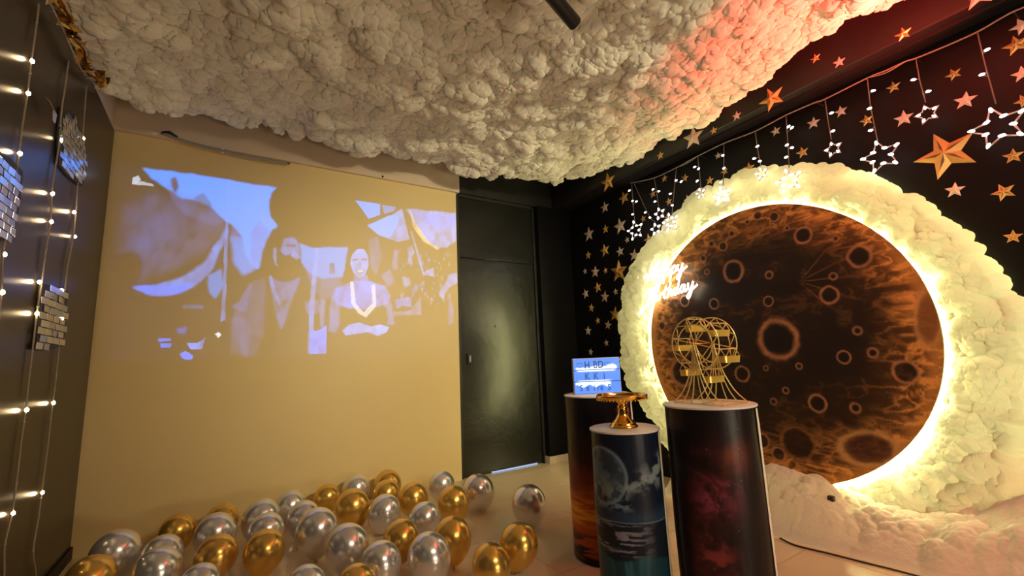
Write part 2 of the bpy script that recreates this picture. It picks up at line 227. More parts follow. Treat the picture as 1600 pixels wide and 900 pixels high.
def lathe(bm, prof, n=40, cap=True):
    rings = []
    for r, z in prof:
        if r < 1e-6:
            rings.append([bm.verts.new((0, 0, z))])
        else:
            rings.append([bm.verts.new((r * math.cos(2 * PI * k / n), r * math.sin(2 * PI * k / n), z)) for k in range(n)])
    for A, B in zip(rings[:-1], rings[1:]):
        for k in range(n):
            k2 = (k + 1) % n
            if len(A) == 1 and len(B) == 1:
                continue
            if len(A) == 1:
                bm.faces.new((A[0], B[k2], B[k]))
            elif len(B) == 1:
                bm.faces.new((A[k], A[k2], B[0]))
            else:
                bm.faces.new((A[k], A[k2], B[k2], B[k]))
    bmesh.ops.recalc_face_normals(bm, faces=bm.faces)

def spline(pts, n=8):
    """Catmull-Rom through pts"""
    P = [Vector(p) for p in pts]
    P = [P[0] * 2 - P[1]] + P + [P[-1] * 2 - P[-2]]
    out = []
    for i in range(1, len(P) - 2):
        a, b, c, d = P[i - 1], P[i], P[i + 1], P[i + 2]
        for k in range(n):
            t = k / n
            out.append(0.5 * ((2 * b) + (c - a) * t + (2 * a - 5 * b + 4 * c - d) * t * t + (3 * b - a - 3 * c + d) * t ** 3))
    out.append(P[-2])
    return out

def grid_mesh(name, X, Y, Z, keep=None, colors=None, smooth=True, wrap=False):
    """arrays (n,m) -> mesh of quads"""
    n, m = X.shape
    co = np.stack([X, Y, Z], -1).reshape(-1, 3).astype(np.float32)
    idx = np.arange(n * m).reshape(n, m)
    if wrap:
        idx2 = np.concatenate([idx, idx[:1]], 0)
    else:
        idx2 = idx
    q = np.stack([idx2[:-1, :-1], idx2[1:, :-1], idx2[1:, 1:], idx2[:-1, 1:]], -1).reshape(-1, 4)
    if keep is not None:
        kf = keep.reshape(-1)
        q = q[kf[q].all(1)]
        used = np.zeros(n * m, bool)
        used[q.reshape(-1)] = True
        remap = np.cumsum(used) - 1
        q = remap[q]
        co = co[used]
        if colors is not None:
            colors = colors.reshape(-1, 3)[used]
    me = bpy.data.meshes.new(name)
    me.vertices.add(len(co))
    me.vertices.foreach_set('co', co.reshape(-1))
    me.loops.add(q.size)
    me.loops.foreach_set('vertex_index', q.reshape(-1).astype(np.int32))
    me.polygons.add(len(q))
    me.polygons.foreach_set('loop_start', np.arange(0, q.size, 4, dtype=np.int32))
    me.polygons.foreach_set('loop_total', np.full(len(q), 4, dtype=np.int32))
    me.update(calc_edges=True)
    me.validate()
    if smooth:
        me.shade_smooth()
    if colors is not None:
        a = me.color_attributes.new('print', 'FLOAT_COLOR', 'POINT')
        c4 = np.ones((len(co), 4), np.float32)
        c4[:, :3] = colors.reshape(-1, 3)
        a.data.foreach_set('color', c4.reshape(-1))
    return me

# numpy noise -------------------------------------------------------
def _hash(ix, iy, seed):
    h = (ix.astype(np.int64) * 374761393 + iy.astype(np.int64) * 668265263 + seed * 974634541) & 0x7fffffff
    h = ((h ^ (h >> 13)) * 1274126177) & 0x7fffffff
    h = ((h ^ (h >> 16)) * 668265263) & 0x7fffffff
    return (h ^ (h >> 15)) / float(0x7fffffff)

def vnoise(x, y, seed=0):
    ix, iy = np.floor(x), np.floor(y)
    fx, fy = x - ix, y - iy
    fx = fx * fx * fx * (fx * (fx * 6 - 15) + 10)
    fy = fy * fy * fy * (fy * (fy * 6 - 15) + 10)
    a, b = _hash(ix, iy, seed), _hash(ix + 1, iy, seed)
    c, d = _hash(ix, iy + 1, seed), _hash(ix + 1, iy + 1, seed)
    return (a + (b - a) * fx) * (1 - fy) + (c + (d - c) * fx) * fy

def fbm(x, y, seed=0, oct=5, gain=0.5):
    s, a, t = 0, 1, 0
    x, y = x + 113.7, y + 171.3
    for k in range(oct):
        s = s + a * vnoise(x * 2 ** k + 17.3 * k, y * 2 ** k - 9.1 * k, seed + k)
        t += a
        a *= gain
    return s / t

def puffs(x, y, seed=0):
    """rounded cotton lumps: 1 at a lump's middle, 0 in the creases"""
    ix, iy = np.floor(x), np.floor(y)
    best = np.full(x.shape, 9.0)
    for dx in (-1, 0, 1):
        for dy in (-1, 0, 1):
            cx, cy = ix + dx, iy + dy
            px = cx + _hash(cx, cy, seed)
            py = cy + _hash(cx, cy, seed + 91)
            rr = 0.75 + 0.5 * _hash(cx, cy, seed + 57)
            best = np.minimum(best, ((x - px) ** 2 + (y - py) ** 2) / rr ** 2)
    return np.clip(1 - best, 0, 1) ** .8

def smooth(x, a, b):
    t = np.clip((x - a) / (b - a), 0, 1)
    return t * t * (3 - 2 * t)

def srgb(r, g, b):
    f = lambda c: (c / 255 / 12.92) if c / 255 <= 0.04045 else ((c / 255 + 0.055) / 1.055) ** 2.4
    return (f(r), f(g), f(b))

# ------------------------------------------------------------------ materials
def mat(name, color=(0.8, 0.8, 0.8), rough=0.5, metal=0.0, emit=None, estr=0.0, noise=None, bump=None, spec=None, sample=True, **kw):
    m = bpy.data.materials.new(name)
    m.use_nodes = True
    nt = m.node_tree
    b = nt.nodes['Principled BSDF']
    b.inputs['Base Color'].default_value = (*color, 1)
    b.inputs['Roughness'].default_value = rough
    b.inputs['Metallic'].default_value = metal
    if spec is not None:
        b.inputs['Specular IOR Level'].default_value = spec
    if emit is not None:
        b.inputs['Emission Color'].default_value = (*emit, 1)
        b.inputs['Emission Strength'].default_value = estr
    for k, v in kw.items():
        b.inputs[k].default_value = v
    tc = None
    def coord():
        nonlocal tc
        if tc is None:
            tc = nt.nodes.new('ShaderNodeTexCoord')
        return tc.outputs['Object']
    if noise:   # (scale, amount) colour mottling  [, stretch]
        n = nt.nodes.new('ShaderNodeTexNoise')
        n.inputs['Scale'].default_value = noise[0]
        n.inputs['Detail'].default_value = 5
        nt.links.new(coord(), n.inputs['Vector'])
        mix = nt.nodes.new('ShaderNodeMix')
        mix.data_type = 'RGBA'
        mix.inputs[6].default_value = (*[c * (1 - noise[1]) for c in color], 1)
        mix.inputs[7].default_value = (*[min(1, c * (1 + noise[1])) for c in color], 1)
        nt.links.new(n.outputs['Fac'], mix.inputs[0])
        nt.links.new(mix.outputs[2], b.inputs['Base Color'])
    if bump:    # (scale, strength, distance)
        n = nt.nodes.new('ShaderNodeTexNoise')
        n.inputs['Scale'].default_value = bump[0]
        n.inputs['Detail'].default_value = 6
        nt.links.new(coord(), n.inputs['Vector'])
        bp = nt.nodes.new('ShaderNodeBump')
        bp.inputs['Strength'].default_value = bump[1]
        bp.inputs['Distance'].default_value = bump[2]
        nt.links.new(n.outputs['Fac'], bp.inputs['Height'])
        nt.links.new(bp.outputs['Normal'], b.inputs['Normal'])
    if not sample:
        m.cycles.emission_sampling = 'NONE'
    return m

def print_mat(name, rough=0.3, spec=0.5, emission=0.0, base=None, coat=0.0):
    m = mat(name, (0.5, 0.5, 0.5), rough, spec=spec)
    nt = m.node_tree
    b = nt.nodes['Principled BSDF']
    a = nt.nodes.new('ShaderNodeAttribute')
    a.attribute_name = 'print'
    if emission:
        nt.links.new(a.outputs['Color'], b.inputs['Emission Color'])
        b.inputs['Emission Strength'].default_value = emission
        b.inputs['Base Color'].default_value = (*base, 1)
    else:
        nt.links.new(a.outputs['Color'], b.inputs['Base Color'])
    b.inputs['Coat Weight'].default_value = coat
    b.inputs['Coat Roughness'].default_value = 0.25
    return m

CREAM = (0.76, 0.605, 0.30)
M = {}
M['wall_cream'] = mat('cream_wall_paint', CREAM, 0.42, noise=(1.7, 0.05), bump=(9, 0.12, 0.01), spec=0.35)
M['beam_beige'] = mat('beige_beam_paint', (0.72, 0.585, 0.45), 0.55, noise=(3, 0.03))
M['black_wall'] = mat('black_wall_paint', (0.006, 0.006, 0.0065), 0.42, bump=(14, 0.12, 0.01), noise=(4, .3), spec=0.14)
M['black_beam'] = mat('black_beam_paint', (0.010, 0.009, 0.0085), 0.55, noise=(6, .25))
M['left_wall'] = mat('black_gloss_paint', (0.026, 0.020, 0.014), 0.28, bump=(5, 0.03, 0.01), noise=(1.5, .25), spec=0.35)
M['floor'] = mat('cream_tile', (0.74, 0.60, 0.41), 0.15, noise=(1.2, 0.05), spec=0.5)
M['grout'] = mat('tile_joint', (0.42, 0.34, 0.23), 0.6)
M['ceiling'] = mat('dark_ceiling_paint', (0.03, 0.025, 0.022), 0.7, noise=(4, .2))
M['plain_wall'] = mat('dim_back_wall_paint', (0.16, 0.125, 0.09), 0.6, noise=(2, .1))
M['door'] = mat('black_door_paint', (0.010, 0.010, 0.009), 0.27, bump=(7, 0.22, 0.02), noise=(5, .35), spec=0.55)
M['plinth'] = mat('beige_tile', (0.60, 0.50, 0.36), 0.3, noise=(3, .05))
M['gold'] = mat('polished_gold_metal', (0.90, 0.55, 0.12), 0.16, 1.0, noise=(9, .06))
M['gold_wire'] = mat('gold_wire_metal', (0.95, 0.76, 0.32), 0.36, 0.8, noise=(30, .1))
M['satin_gold'] = mat('satin_gold_sheet', (0.95, 0.66, 0.16), 0.38, 0.75, noise=(30, .1))
M['gold_foil'] = mat('gold_foil', (0.62, 0.42, 0.15), 0.3, 1.0, noise=(20, .15))
M['star_gold'] = mat('gold_star_card', (0.78, 0.47, 0.14), 0.38, 0.35, noise=(22, .18))
M['star_silver'] = mat('pale_star_card', (0.80, 0.66, 0.55), 0.45, 0.2, noise=(30, .10))
M['star_line'] = mat('dark_star_crease', (0.16, 0.075, 0.02), 0.5, noise=(30, .2))
M['balloon_gold'] = mat('chrome_gold_latex', (0.80, 0.50, 0.12), 0.24, 0.78, noise=(3, .08))
M['balloon_silver'] = mat('chrome_silver_latex', (0.80, 0.80, 0.82), 0.23, 0.74, noise=(3, .06))
M['black_metal'] = mat('black_lamp_metal', (0.012, 0.011, 0.010), 0.4, 0.3, noise=(20, .2))
M['pillar_top'] = mat('white_pillar_board', (0.78, 0.73, 0.70), 0.5, noise=(12, .05))
M['seam'] = mat('white_wrap_lining', (0.82, 0.78, 0.68), 0.6, noise=(25, .1))
M['vinyl'] = print_mat('printed_vinyl_wrap', 0.36, 0.22)
M['moon'] = print_mat('printed_moon_board', 0.42, 0.3)
M['led'] = mat('led_strip', (1, 1, 1), 0.5, emit=LED_COLOR, estr=LED_STRENGTH)
M['led_deep'] = mat('led_strip_in_cotton', (1, 1, 1), 0.5, emit=LED_COLOR, estr=LED_STRENGTH * 0.58)
M['neon'] = mat('neon_tube', (1, 1, 1), 0.4, emit=(1.0, 0.86, 0.62), estr=7.0)
M['bulb'] = mat('white_led_bulb', (1, 1, 1), 0.4, emit=(1.0, 0.88, 0.86), estr=9.0, sample=False)
M['warm_bulb'] = mat('warm_led_bulb', (1, 1, 1), 0.4, emit=(1.0, 0.70, 0.36), estr=80.0)
M['light_wire'] = mat('pale_light_wire', (0.34, 0.29, 0.22), 0.5, noise=(40, .1))
M['thread'] = mat('clear_brown_wire', (0.20, 0.15, 0.12), 0.5, noise=(40, .1))
M['clear_frame'] = mat('clear_plastic_star_frame', (0.55, 0.48, 0.46), 0.25, noise=(30, .05))
M['mirror'] = mat('mirror_tile', (0.80, 0.84, 0.83), 0.14, 1.0, noise=(14, .12))
M['mirror_blue'] = mat('bluish_mirror_tile', (0.52, 0.64, 0.86), 0.16, 1.0, noise=(14, .12))
M['board'] = mat('dark_backing_board', (0.03, 0.028, 0.03), 0.6, noise=(10, .2))
M['box_frame'] = mat('light_box_frame', (0.42, 0.40, 0.42), 0.4, noise=(20, .05))
M['letter'] = mat('dark_letter_film', (0.02, 0.03, 0.06), 0.5, emit=(0.02, 0.06, 0.22), estr=0.8, sample=False)
M['letter_pale'] = mat('blue_letter_film', (0.02, 0.04, 0.10), 0.5, emit=(0.03, 0.11, 0.40), estr=0.8, sample=False)
M['conduit'] = mat('grey_conduit', (0.30, 0.28, 0.24), 0.5, noise=(30, .1))
M['plaster'] = mat('white_plaster', (0.85, 0.76, 0.64), 0.8, noise=(30, .1))
M['dark'] = mat('dark_rubber', (0.015, 0.013, 0.012), 0.5, noise=(30, .2))
M['latch'] = mat('steel_latch', (0.4, 0.38, 0.34), 0.35, 0.8, noise=(30, .1))
M['daylight'] = mat('daylight_under_door', (0.5, 0.6, 0.9), 0.5, emit=(0.30, 0.52, 1.0), estr=1.1)
M['amber'] = mat('amber_acrylic', (0.95, 0.55, 0.10), 0.15, 0.6, noise=(15, .2))

def cotton_mat(name, color, trans):
    m = bpy.data.materials.new(name)
    m.use_nodes = True
    nt = m.node_tree
    for n in list(nt.nodes):
        nt.nodes.remove(n)
    out = nt.nodes.new('ShaderNodeOutputMaterial')
    tc = nt.nodes.new('ShaderNodeTexCoord')
    n1 = nt.nodes.new('ShaderNodeTexNoise')
    n1.inputs['Scale'].default_value = 14
    n1.inputs['Detail'].default_value = 8
    n1.inputs['Distortion'].default_value = 1.4
    nt.links.new(tc.outputs['Object'], n1.inputs['Vector'])
    bp = nt.nodes.new('ShaderNodeBump')
    bp.inputs['Strength'].default_value = 0.35
    bp.inputs['Distance'].default_value = 0.02
    nt.links.new(n1.outputs['Fac'], bp.inputs['Height'])
    d = nt.nodes.new('ShaderNodeBsdfDiffuse')
    d.inputs['Color'].default_value = (*color, 1)
    d.inputs['Roughness'].default_value = 1.0
    nt.links.new(bp.outputs['Normal'], d.inputs['Normal'])
    t = nt.nodes.new('ShaderNodeBsdfTranslucent')
    t.inputs['Color'].default_value = (*color, 1)
    nt.links.new(bp.outputs['Normal'], t.inputs['Normal'])
    mx = nt.nodes.new('ShaderNodeMixShader')
    mx.inputs[0].default_value = trans
    nt.links.new(d.outputs[0], mx.inputs[1])
    nt.links.new(t.outputs[0], mx.inputs[2])
    nt.links.new(mx.outputs[0], out.inputs['Surface'])
    return m

M['cotton_ceiling'] = cotton_mat('polyester_cotton_ceiling', (0.86, 0.83, 0.74), 0.12)
M['cotton_halo'] = cotton_mat('polyester_cotton_halo', (0.90, 0.89, 0.74), 0.5)
M['cotton_floor'] = cotton_mat('polyester_cotton_heap', (0.76, 0.73, 0.64), 0.2)

# ------------------------------------------------------------------ room shell
XL, XR, XB = -0.707, 3.34, 3.12
YB, YF = 3.90, -2.0
HB, HC = 2.76, 3.06
fl = struct('floor', boxbm(XL - .1, XR + .1, YF - .1, YB + .35, -0.08, 0), M['floor'])
struct('wall_back', boxbm(XL - .1, 1.91, YB, YB + .12, 0, HC), M['wall_cream'])
struct('wall_left', boxbm(XL - .1, XL, YF, YB, 0, HB), M['left_wall'])
struct('wall_left_upper', boxbm(XL - .1, XL + .002, YF, YB, HB, HC), M['beam_beige']).name = 'trim_4'
struct('wall_right', boxbm(XR, XR + .1, YF, YB + .2, 0, HC), M['black_wall'])
struct('wall_front', boxbm(XL - .1, XR + .1, YF - .1, YF, 0, HC), M['plain_wall'])
struct('ceiling', boxbm(XL - .1, XR + .1, YF - .1, YB + .35, HC, HC + .08), M['ceiling'])
struct('trim_1', boxbm(XL + .002, 1.935, YB - .035, YB + .12, HB, HC), M['beam_beige'])            # beige beam over the cream wall
struct('trim_2', boxbm(1.935, XB, YB - .03, YB + .16, HB, HC), M['black_beam'])                  # the same beam painted black over the door
tb = bmesh.new()
box(tb, XB, XR, YF, YB + .16, HB, HC, bevel=0.006)
struct('trim_3', tb, M['black_beam'])                                                          # beam above the moon wall
struct('trim_5', boxbm(XB + .075, XB + .10, YF, YB - .1, HB - .018, HB), M['black_beam'])        # batten under that beam
struct('wall_back_pier', boxbm(2.88, XR, 3.835, YB + .2, 0, HB), M['black_wall']).name = 'wall_back_right'
pl = bmesh.new()
box(pl, 2.868, 3.338, 3.822, 3.835, 0, .075, bevel=.002)
box(pl, 2.868, 2.880, 3.835, 3.93, 0, .075, bevel=.002)
struct('baseboard_back', pl, M['plinth'])
struct('baseboard_left', boxbm(XL, XL + .012, YF, YB, 0, .07), M['black_wall'])
struct('wall_back_lobby', boxbm(1.8, 3.0, YB + .30, YB + .33, 0, HB), M['black_wall']).name = 'wall_lobby'

# door: leaf, transom panel, frame
door = struct('door_1', boxbm(1.945, 2.850, 3.925, 3.965, .028, 2.100, bevel=.003), M['door'])
struct('door_transom', boxbm(1.915, 2.862, 3.922, 3.965, 2.106, 2.735, bevel=.003), M['door'], door)
fb = bmesh.new()
box(fb, 1.910, 1.943, 3.915, 3.99, 0, 2.75)
box(fb, 2.852, 2.882, 3.905, 3.99, 0, 2.75)
box(fb, 1.943, 2.852, 3.905, 3.99, 2.735, 2.76)
struct('door_frame', fb, M['black_beam'], door)
hd = obj('door_handle', boxbm(2.005, 2.050, 3.905, 3.925, 1.045, 1.145, bevel=.006), M['dark'], door)
obj('latch', boxbm(2.018, 2.034, 3.897, 3.906, 1.065, 1.125, bevel=.003), M['latch'], hd)
pb = bmesh.new()
bmesh.ops.create_cone(pb, cap_ends=True, segments=14, radius1=.012, radius2=.010, depth=.012,
                      matrix=Matrix.Translation((2.34, 3.921, 1.414)) @ Matrix.Rotation(PI / 2, 4, 'X'))
obj('peephole', pb, M['door'], door)
obj('daylight_gap', boxbm(2.25, 2.80, 3.950, 3.960, .002, .017), M['daylight'], door)
jb = bmesh.new()
box(jb, 1.95, 2.25, 3.94, 3.962, 0, .028)
box(jb, 2.25, 2.81, 3.926, 3.962, .015, .028)
box(jb, 2.81, 2.848, 3.94, 3.962, 0, .028)
obj('bottom_seal', jb, M['dark'], door)

# floor tile joints
g = bmesh.new()
for k in range(8):
    x = -0.30 + .6 * k
    if x < XR - .05:
        box(g, x - .0012, x + .0012, YF, YB, 0, .0006)
for k in range(10):
    y = YF + .35 + .6 * k
    if y < YB:
        box(g, XL, XR, y - .0012, y + .0012, 0, .0006)
tag(obj('tile_joint', g, M['grout'], fl), kind='stuff')

# ------------------------------------------------------------------ projected film on the cream wall
def blur(a, n):
    if n < 1:
        return a
    k = np.ones(2 * n + 1) / (2 * n + 1)
    for _ in range(2):
        p = np.pad(a, n, mode='edge')
        p = np.apply_along_axis(lambda v: np.convolve(v, k, 'valid'), 0, p)
        p = np.apply_along_axis(lambda v: np.convolve(v, k, 'valid'), 1, p)
        a = p
    return a

def polymask(U, V, poly):
    m = np.zeros(U.shape, bool)
    n = len(poly)
    for i in range(n):
        (x0, y0), (x1, y1) = poly[i], poly[(i + 1) % n]
        if y0 == y1:
            continue
        c = ((V >= min(y0, y1)) & (V < max(y0, y1)))
        m ^= c & (U < x0 + (V - y0) * (x1 - x0) / (y1 - y0))
    return m.astype(float)

PCOL = {'blue': srgb(10, 138, 255), 'blue2': srgb(40, 112, 255), 'lilac': srgb(55, 100, 200), 'pale': srgb(85, 138, 245),
        'haze': srgb(45, 75, 150), 'white': srgb(200, 215, 235), 'warm': srgb(210, 190, 150), 'none': (0, 0, 0)}
px0, px1, pz0, pz1 = -0.70, 1.905, 0.98, 2.58
nu, nv = 520, 320
U, V = np.meshgrid(np.linspace(px0, px1, nu), np.linspace(pz0, pz1, nv), indexing='ij')
img = np.zeros((nu, nv, 3))
wob = 0.022
Uw = U + wob * (fbm(U * 9, V * 9, 3, 3) - .5)
Vw = V + wob * (fbm(U * 9, V * 9, 8, 3) - .5)
for poly, cn, st, bl in PICTURE:
    us = [p[0] for p in poly]; vs = [p[1] for p in poly]
    pad = 4 * bl + .03
    i0 = int(np.clip((min(us) - pad - px0) / (px1 - px0) * nu, 0, nu - 1)); i1 = int(np.clip((max(us) + pad - px0) / (px1 - px0) * nu + 1, 1, nu))
    j0 = int(np.clip((min(vs) - pad - pz0) / (pz1 - pz0) * nv, 0, nv - 1)); j1 = int(np.clip((max(vs) + pad - pz0) / (pz1 - pz0) * nv + 1, 1, nv))
    if i1 - i0 < 2 or j1 - j0 < 2:
        continue
    straight = bl <= .003 or cn in ('haze',)
    mk = polymask((U if straight else Uw)[i0:i1, j0:j1], (V if straight else Vw)[i0:i1, j0:j1], poly)
    mk = blur(mk, int(round(bl / 0.005 * .8))) * st
    if cn not in ('none', 'blue', 'white'):
        mk = mk * np.clip(0.15 + 1.35 * fbm(U[i0:i1, j0:j1] * 16, V[i0:i1, j0:j1] * 10, 21, 5), 0, 1.1)
    mk = np.clip(mk, 0, 1)[..., None]
    img[i0:i1, j0:j1] = img[i0:i1, j0:j1] * (1 - mk) + np.array(PCOL[cn]) * mk
# dots of light on the right hand stalls
rs = np.random.RandomState(4)
for k in range(60):
    cx, cz = 1.30 + .55 * rs.rand(), 1.62 + .5 * rs.rand()
    rr = .004 + .006 * rs.rand()
    mk = np.exp(-((U - cx) ** 2 + ((V - cz) * .5) ** 2) / rr ** 2)[..., None] * .35
    img = img * (1 - mk) + np.array(PCOL['pale']) * mk
pic = grid_mesh('projected_film', U, np.full(U.shape, YB - .0015), V, colors=img, smooth=False)
M['film'] = print_mat('projected_light', 0.42, 0.35, emission=1.05, base=CREAM)
M['film'].cycles.emission_sampling = 'NONE'
po = link('projected_film', pic, M['film'])
tag(po, 'blue tinted film scene of two people projected on the cream wall', 'projection')

# conduit and fixings under the beige beam
cd = thing('cable_conduit', 'short sagging grey cable fixed under the beige beam', 'cable', (-.41, YB - .05, 2.75))
def local(o, pts):
    return [Vector(p) - o.location for p in pts]
b = bmesh.new()
cp = spline([(-.445, 3.853, 2.790), (-.41, 3.848, 2.782), (-.33, 3.846, 2.760), (-.265, 3.846, 2.750), (-.056, 3.846, 2.733), (.149, 3.846, 2.726), (.30, 3.850, 2.728), (.377, 3.856, 2.736)], 5)
tube(b, local(cd, cp), .011, 8)
obj('cable', b, M['conduit'], cd, True)
b = bmesh.new()
tube(b, local(cd, [(-.44, 3.852, 2.79), (-.40, 3.840, 2.800), (-.355, 3.846, 2.775)]), .012, 8)
obj('loose_end', b, M['dark'], cd, True)
b = bmesh.new()
box(b, .02, .034, -.012, .0, -.035, .002)
bmesh.ops.translate(b, vec=(.31, .005, .005), verts=b.verts)
obj('clip', b, M['plaster'], cd)
b = bmesh.new()
box(b, .78, .80, -.006, .012, -.022, -.012)
obj('end_plug', b, M['dark'], cd)
b = bmesh.new()
bmesh.ops.create_icosphere(b, subdivisions=2, radius=.022, matrix=Matrix.Translation((-.49, 3.868, 2.787)) @ Matrix.Diagonal((1.3, .4, .7, 1)))
tag(obj('plaster_patch', b, M['plaster'], smooth=True), 'small white plaster blob beside the cable on the beige beam', 'plaster')
b = bmesh.new()
bmesh.ops.create_icosphere(b, subdivisions=1, radius=.011, matrix=Matrix.Translation((1.156, 3.860, 2.775)))
nl = obj('wall_plug', b, M['dark'], smooth=True)
tag(nl, 'tiny black plug in the beige beam above the projected film', 'plug')

# ------------------------------------------------------------------ cotton ceiling
nx, ny = 800, 760
X, Y = np.meshgrid(np.linspace(-.703, 3.30, nx), np.linspace(-.75, 3.80, ny), indexing='ij')
xr = np.interp(Y, [-.75, .2, .57, .95, 1.30, 1.64, 2.1, 2.55, 3.0, 3.46, 3.8], [2.95, 2.95, 2.97, 2.82, 2.93, 3.04, 3.10, 3.12, 3.03, 2.86, 2.8])
yb = np.interp(X, [-.7, -.07, .56, 1.2, 1.8, 2.3, 2.83, 3.3], [3.47, 3.60, 3.60, 3.565, 3.55, 3.52, 3.48, 3.4])
sd = np.minimum(xr - X, (yb - Y))
sd = np.minimum(sd, sd) + .16 * (puffs(X * 5.5, Y * 5.5, 5) - .6) + .08 * (puffs(X * 13, Y * 13, 6) - .6) + .03 * (fbm(X * 40, Y * 40, 2, 2) - .5)
wx = X + .07 * (fbm(X * 6, Y * 6, 31, 3) - .5) + .030 * (fbm(X * 24, Y * 24, 33, 4) - .5)
wy = Y + .07 * (fbm(X * 6, Y * 6, 37, 3) - .5) + .030 * (fbm(X * 24, Y * 24, 39, 4) - .5)
big = puffs(wx * 3.6, wy * 4.4, 11)
med = puffs(wx * 7.5, wy * 9.0, 12)
sml = puffs(wx * 17, wy * 19, 13)
fin = fbm(X * 60, Y * 60, 14, 3)
drop = .02 + .080 * big * (.4 + 1.1 * fbm(X * 3, Y * 3, 19, 2)) + .085 * med * (.3 + 1.3 * fbm(X * 4, Y * 4, 18, 2)) + .030 * sml + .050 * (fbm(wx * 7, wy * 7, 16, 5) - .3) + .010 * fin + .08 * (fbm(X * 2, Y * 2, 15, 2) - .5)
edge = np.sqrt(np.clip(sd / .10, 0, 1))
Z = 3.03 - drop * edge - .01
# pull lumps sideways so that they overhang
gx, gy = np.gradient(drop, (X[1, 0] - X[0, 0]), (Y[0, 1] - Y[0, 0]))
lim = lambda a: np.clip(a, -1.5, 1.5)
X2 = np.clip(X - .016 * lim(gx), -.703, 3.30)
Y2 = Y - .016 * lim(gy)
ce = grid_mesh('cotton_cloud', X2, Y2, Z, keep=sd > 0)
ce.flip_normals()
tag(link('cotton_cloud', ce, M['cotton_ceiling']), 'lumpy white cotton cloud covering the ceiling', 'cotton', kind='stuff')

# ------------------------------------------------------------------ moon backdrop
MX, MY, MZ, MR = 3.18, 1.7035, 1.138, 0.95
moon = thing('moon_backdrop', 'big round printed moon with brown craters lit from behind on the black wall', 'backdrop', (MX, MY, MZ - MR))
nr, nt_ = 230, 720
rr, tt = np.meshgrid(np.linspace(.0005, 1, nr), np.linspace(0, 2 * PI, nt_, endpoint=False), indexing='xy')
u, v = rr * np.cos(tt), rr * np.sin(tt)          # u along +y (to the left in the picture), v up
col = np.zeros(u.shape + (3,))
dark = np.array((.017, .0115, .0095))
brown = np.array((.060, .027, .012))
ember = np.array((.72, .33, .085))
n1 = fbm(u * 5, v * 7, 3, 5)
n2 = fbm(u * 16 + n1 * 3, v * 26, 7, 5)
rid = 1 - np.abs(2 * fbm(u * 9 + n1 * 2, v * 15, 17, 5) - 1) * 2.2
rid = np.clip(rid, 0, 1) ** 4
fil = np.clip(1 - np.abs(2 * fbm(u * 6 + n1 * 2.5, v * 30 + n1 * 2, 27, 4) - 1) * 3, 0, 1) ** 2
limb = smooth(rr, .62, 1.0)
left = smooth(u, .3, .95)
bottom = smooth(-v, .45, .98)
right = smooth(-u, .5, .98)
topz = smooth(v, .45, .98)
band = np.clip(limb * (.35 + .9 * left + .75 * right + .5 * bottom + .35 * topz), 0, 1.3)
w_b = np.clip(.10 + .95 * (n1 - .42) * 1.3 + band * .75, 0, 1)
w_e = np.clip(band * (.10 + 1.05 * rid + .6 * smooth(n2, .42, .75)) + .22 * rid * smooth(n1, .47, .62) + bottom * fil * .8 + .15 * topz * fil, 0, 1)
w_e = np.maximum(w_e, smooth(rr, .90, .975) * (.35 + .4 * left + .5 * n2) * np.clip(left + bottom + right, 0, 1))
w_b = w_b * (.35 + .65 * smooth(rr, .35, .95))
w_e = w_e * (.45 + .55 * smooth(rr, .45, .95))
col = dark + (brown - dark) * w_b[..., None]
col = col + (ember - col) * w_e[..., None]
# rays from a small crater, upper right
au, av = -.315, .385
da = np.hypot(u - au, v - av)
an = np.arctan2(v - av, -(u - au))
ray = np.clip(np.cos(an * 16 + 2 * n1), 0, 1) ** 10 * np.exp(-da / .14) * (np.abs(an) < 1.1)
col = col + (np.array((.40, .17, .06)) - col) * np.clip(ray, 0, .7)[..., None]
def ellipse_crater(cu, cv, ru, rv, rot, fill, ring, amp, wid):
    global col
    du, dv = u - cu, v - cv
    c_, s_ = math.cos(rot), math.sin(rot)
    a = (du * c_ + dv * s_) / ru
    b_ = (-du * s_ + dv * c_) / rv
    d = np.hypot(a, b_) + .16 * (fbm(u * 30, v * 30, 41, 3) - .5)
    inside = smooth(-d, -1.0, -.80)
    col = col + (np.array(fill) - col) * (inside * .9)[..., None]
    rg = np.exp(-((d - 1.0) / wid) ** 2) * amp * (.6 + .8 * n2)
    col = col + (np.array(ring) - col) * np.clip(rg, 0, 1)[..., None]
ellipse_crater(-.566, -.690, .150, .098, -.25, (.055, .020, .016), (.55, .30, .11), .8, .17)
ellipse_crater(-.166, -.709, .105, .103, 0, (.022, .012, .009), (.26, .11, .04), .6, .10)
ellipse_crater(-.955, .069, .055, .16, .15, (.20, .085, .03), (.50, .26, .09), .7, .2)
for k, (cu, cv, cr_) in enumerate(CRATERS):
    small = cr_ < .03
    ellipse_crater(cu, cv, cr_ * .90, cr_ * .95, 0, (.012, .009, .009), (.42, .20, .095), .9 if not small else .7, .14 if not small else .26)
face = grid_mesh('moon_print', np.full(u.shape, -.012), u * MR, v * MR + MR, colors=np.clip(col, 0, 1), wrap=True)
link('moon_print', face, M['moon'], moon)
b = bmesh.new()
bmesh.ops.create_cone(b, cap_ends=True, segments=160, radius1=MR, radius2=MR, depth=.018,
                      matrix=Matrix.Translation((-.002, 0, MR)) @ Matrix.Rotation(PI / 2, 4, 'Y'))
obj('backing_board', b, M['board'], moon)
b = bmesh.new()
ring = [(.034, .925 * math.cos(2 * PI * k / 120), MR + .925 * math.sin(2 * PI * k / 120)) for k in range(120)]
tube(b, ring, .010, 6, closed=True)
obj('led_strip', b, M['led'], moon)
b = bmesh.new()
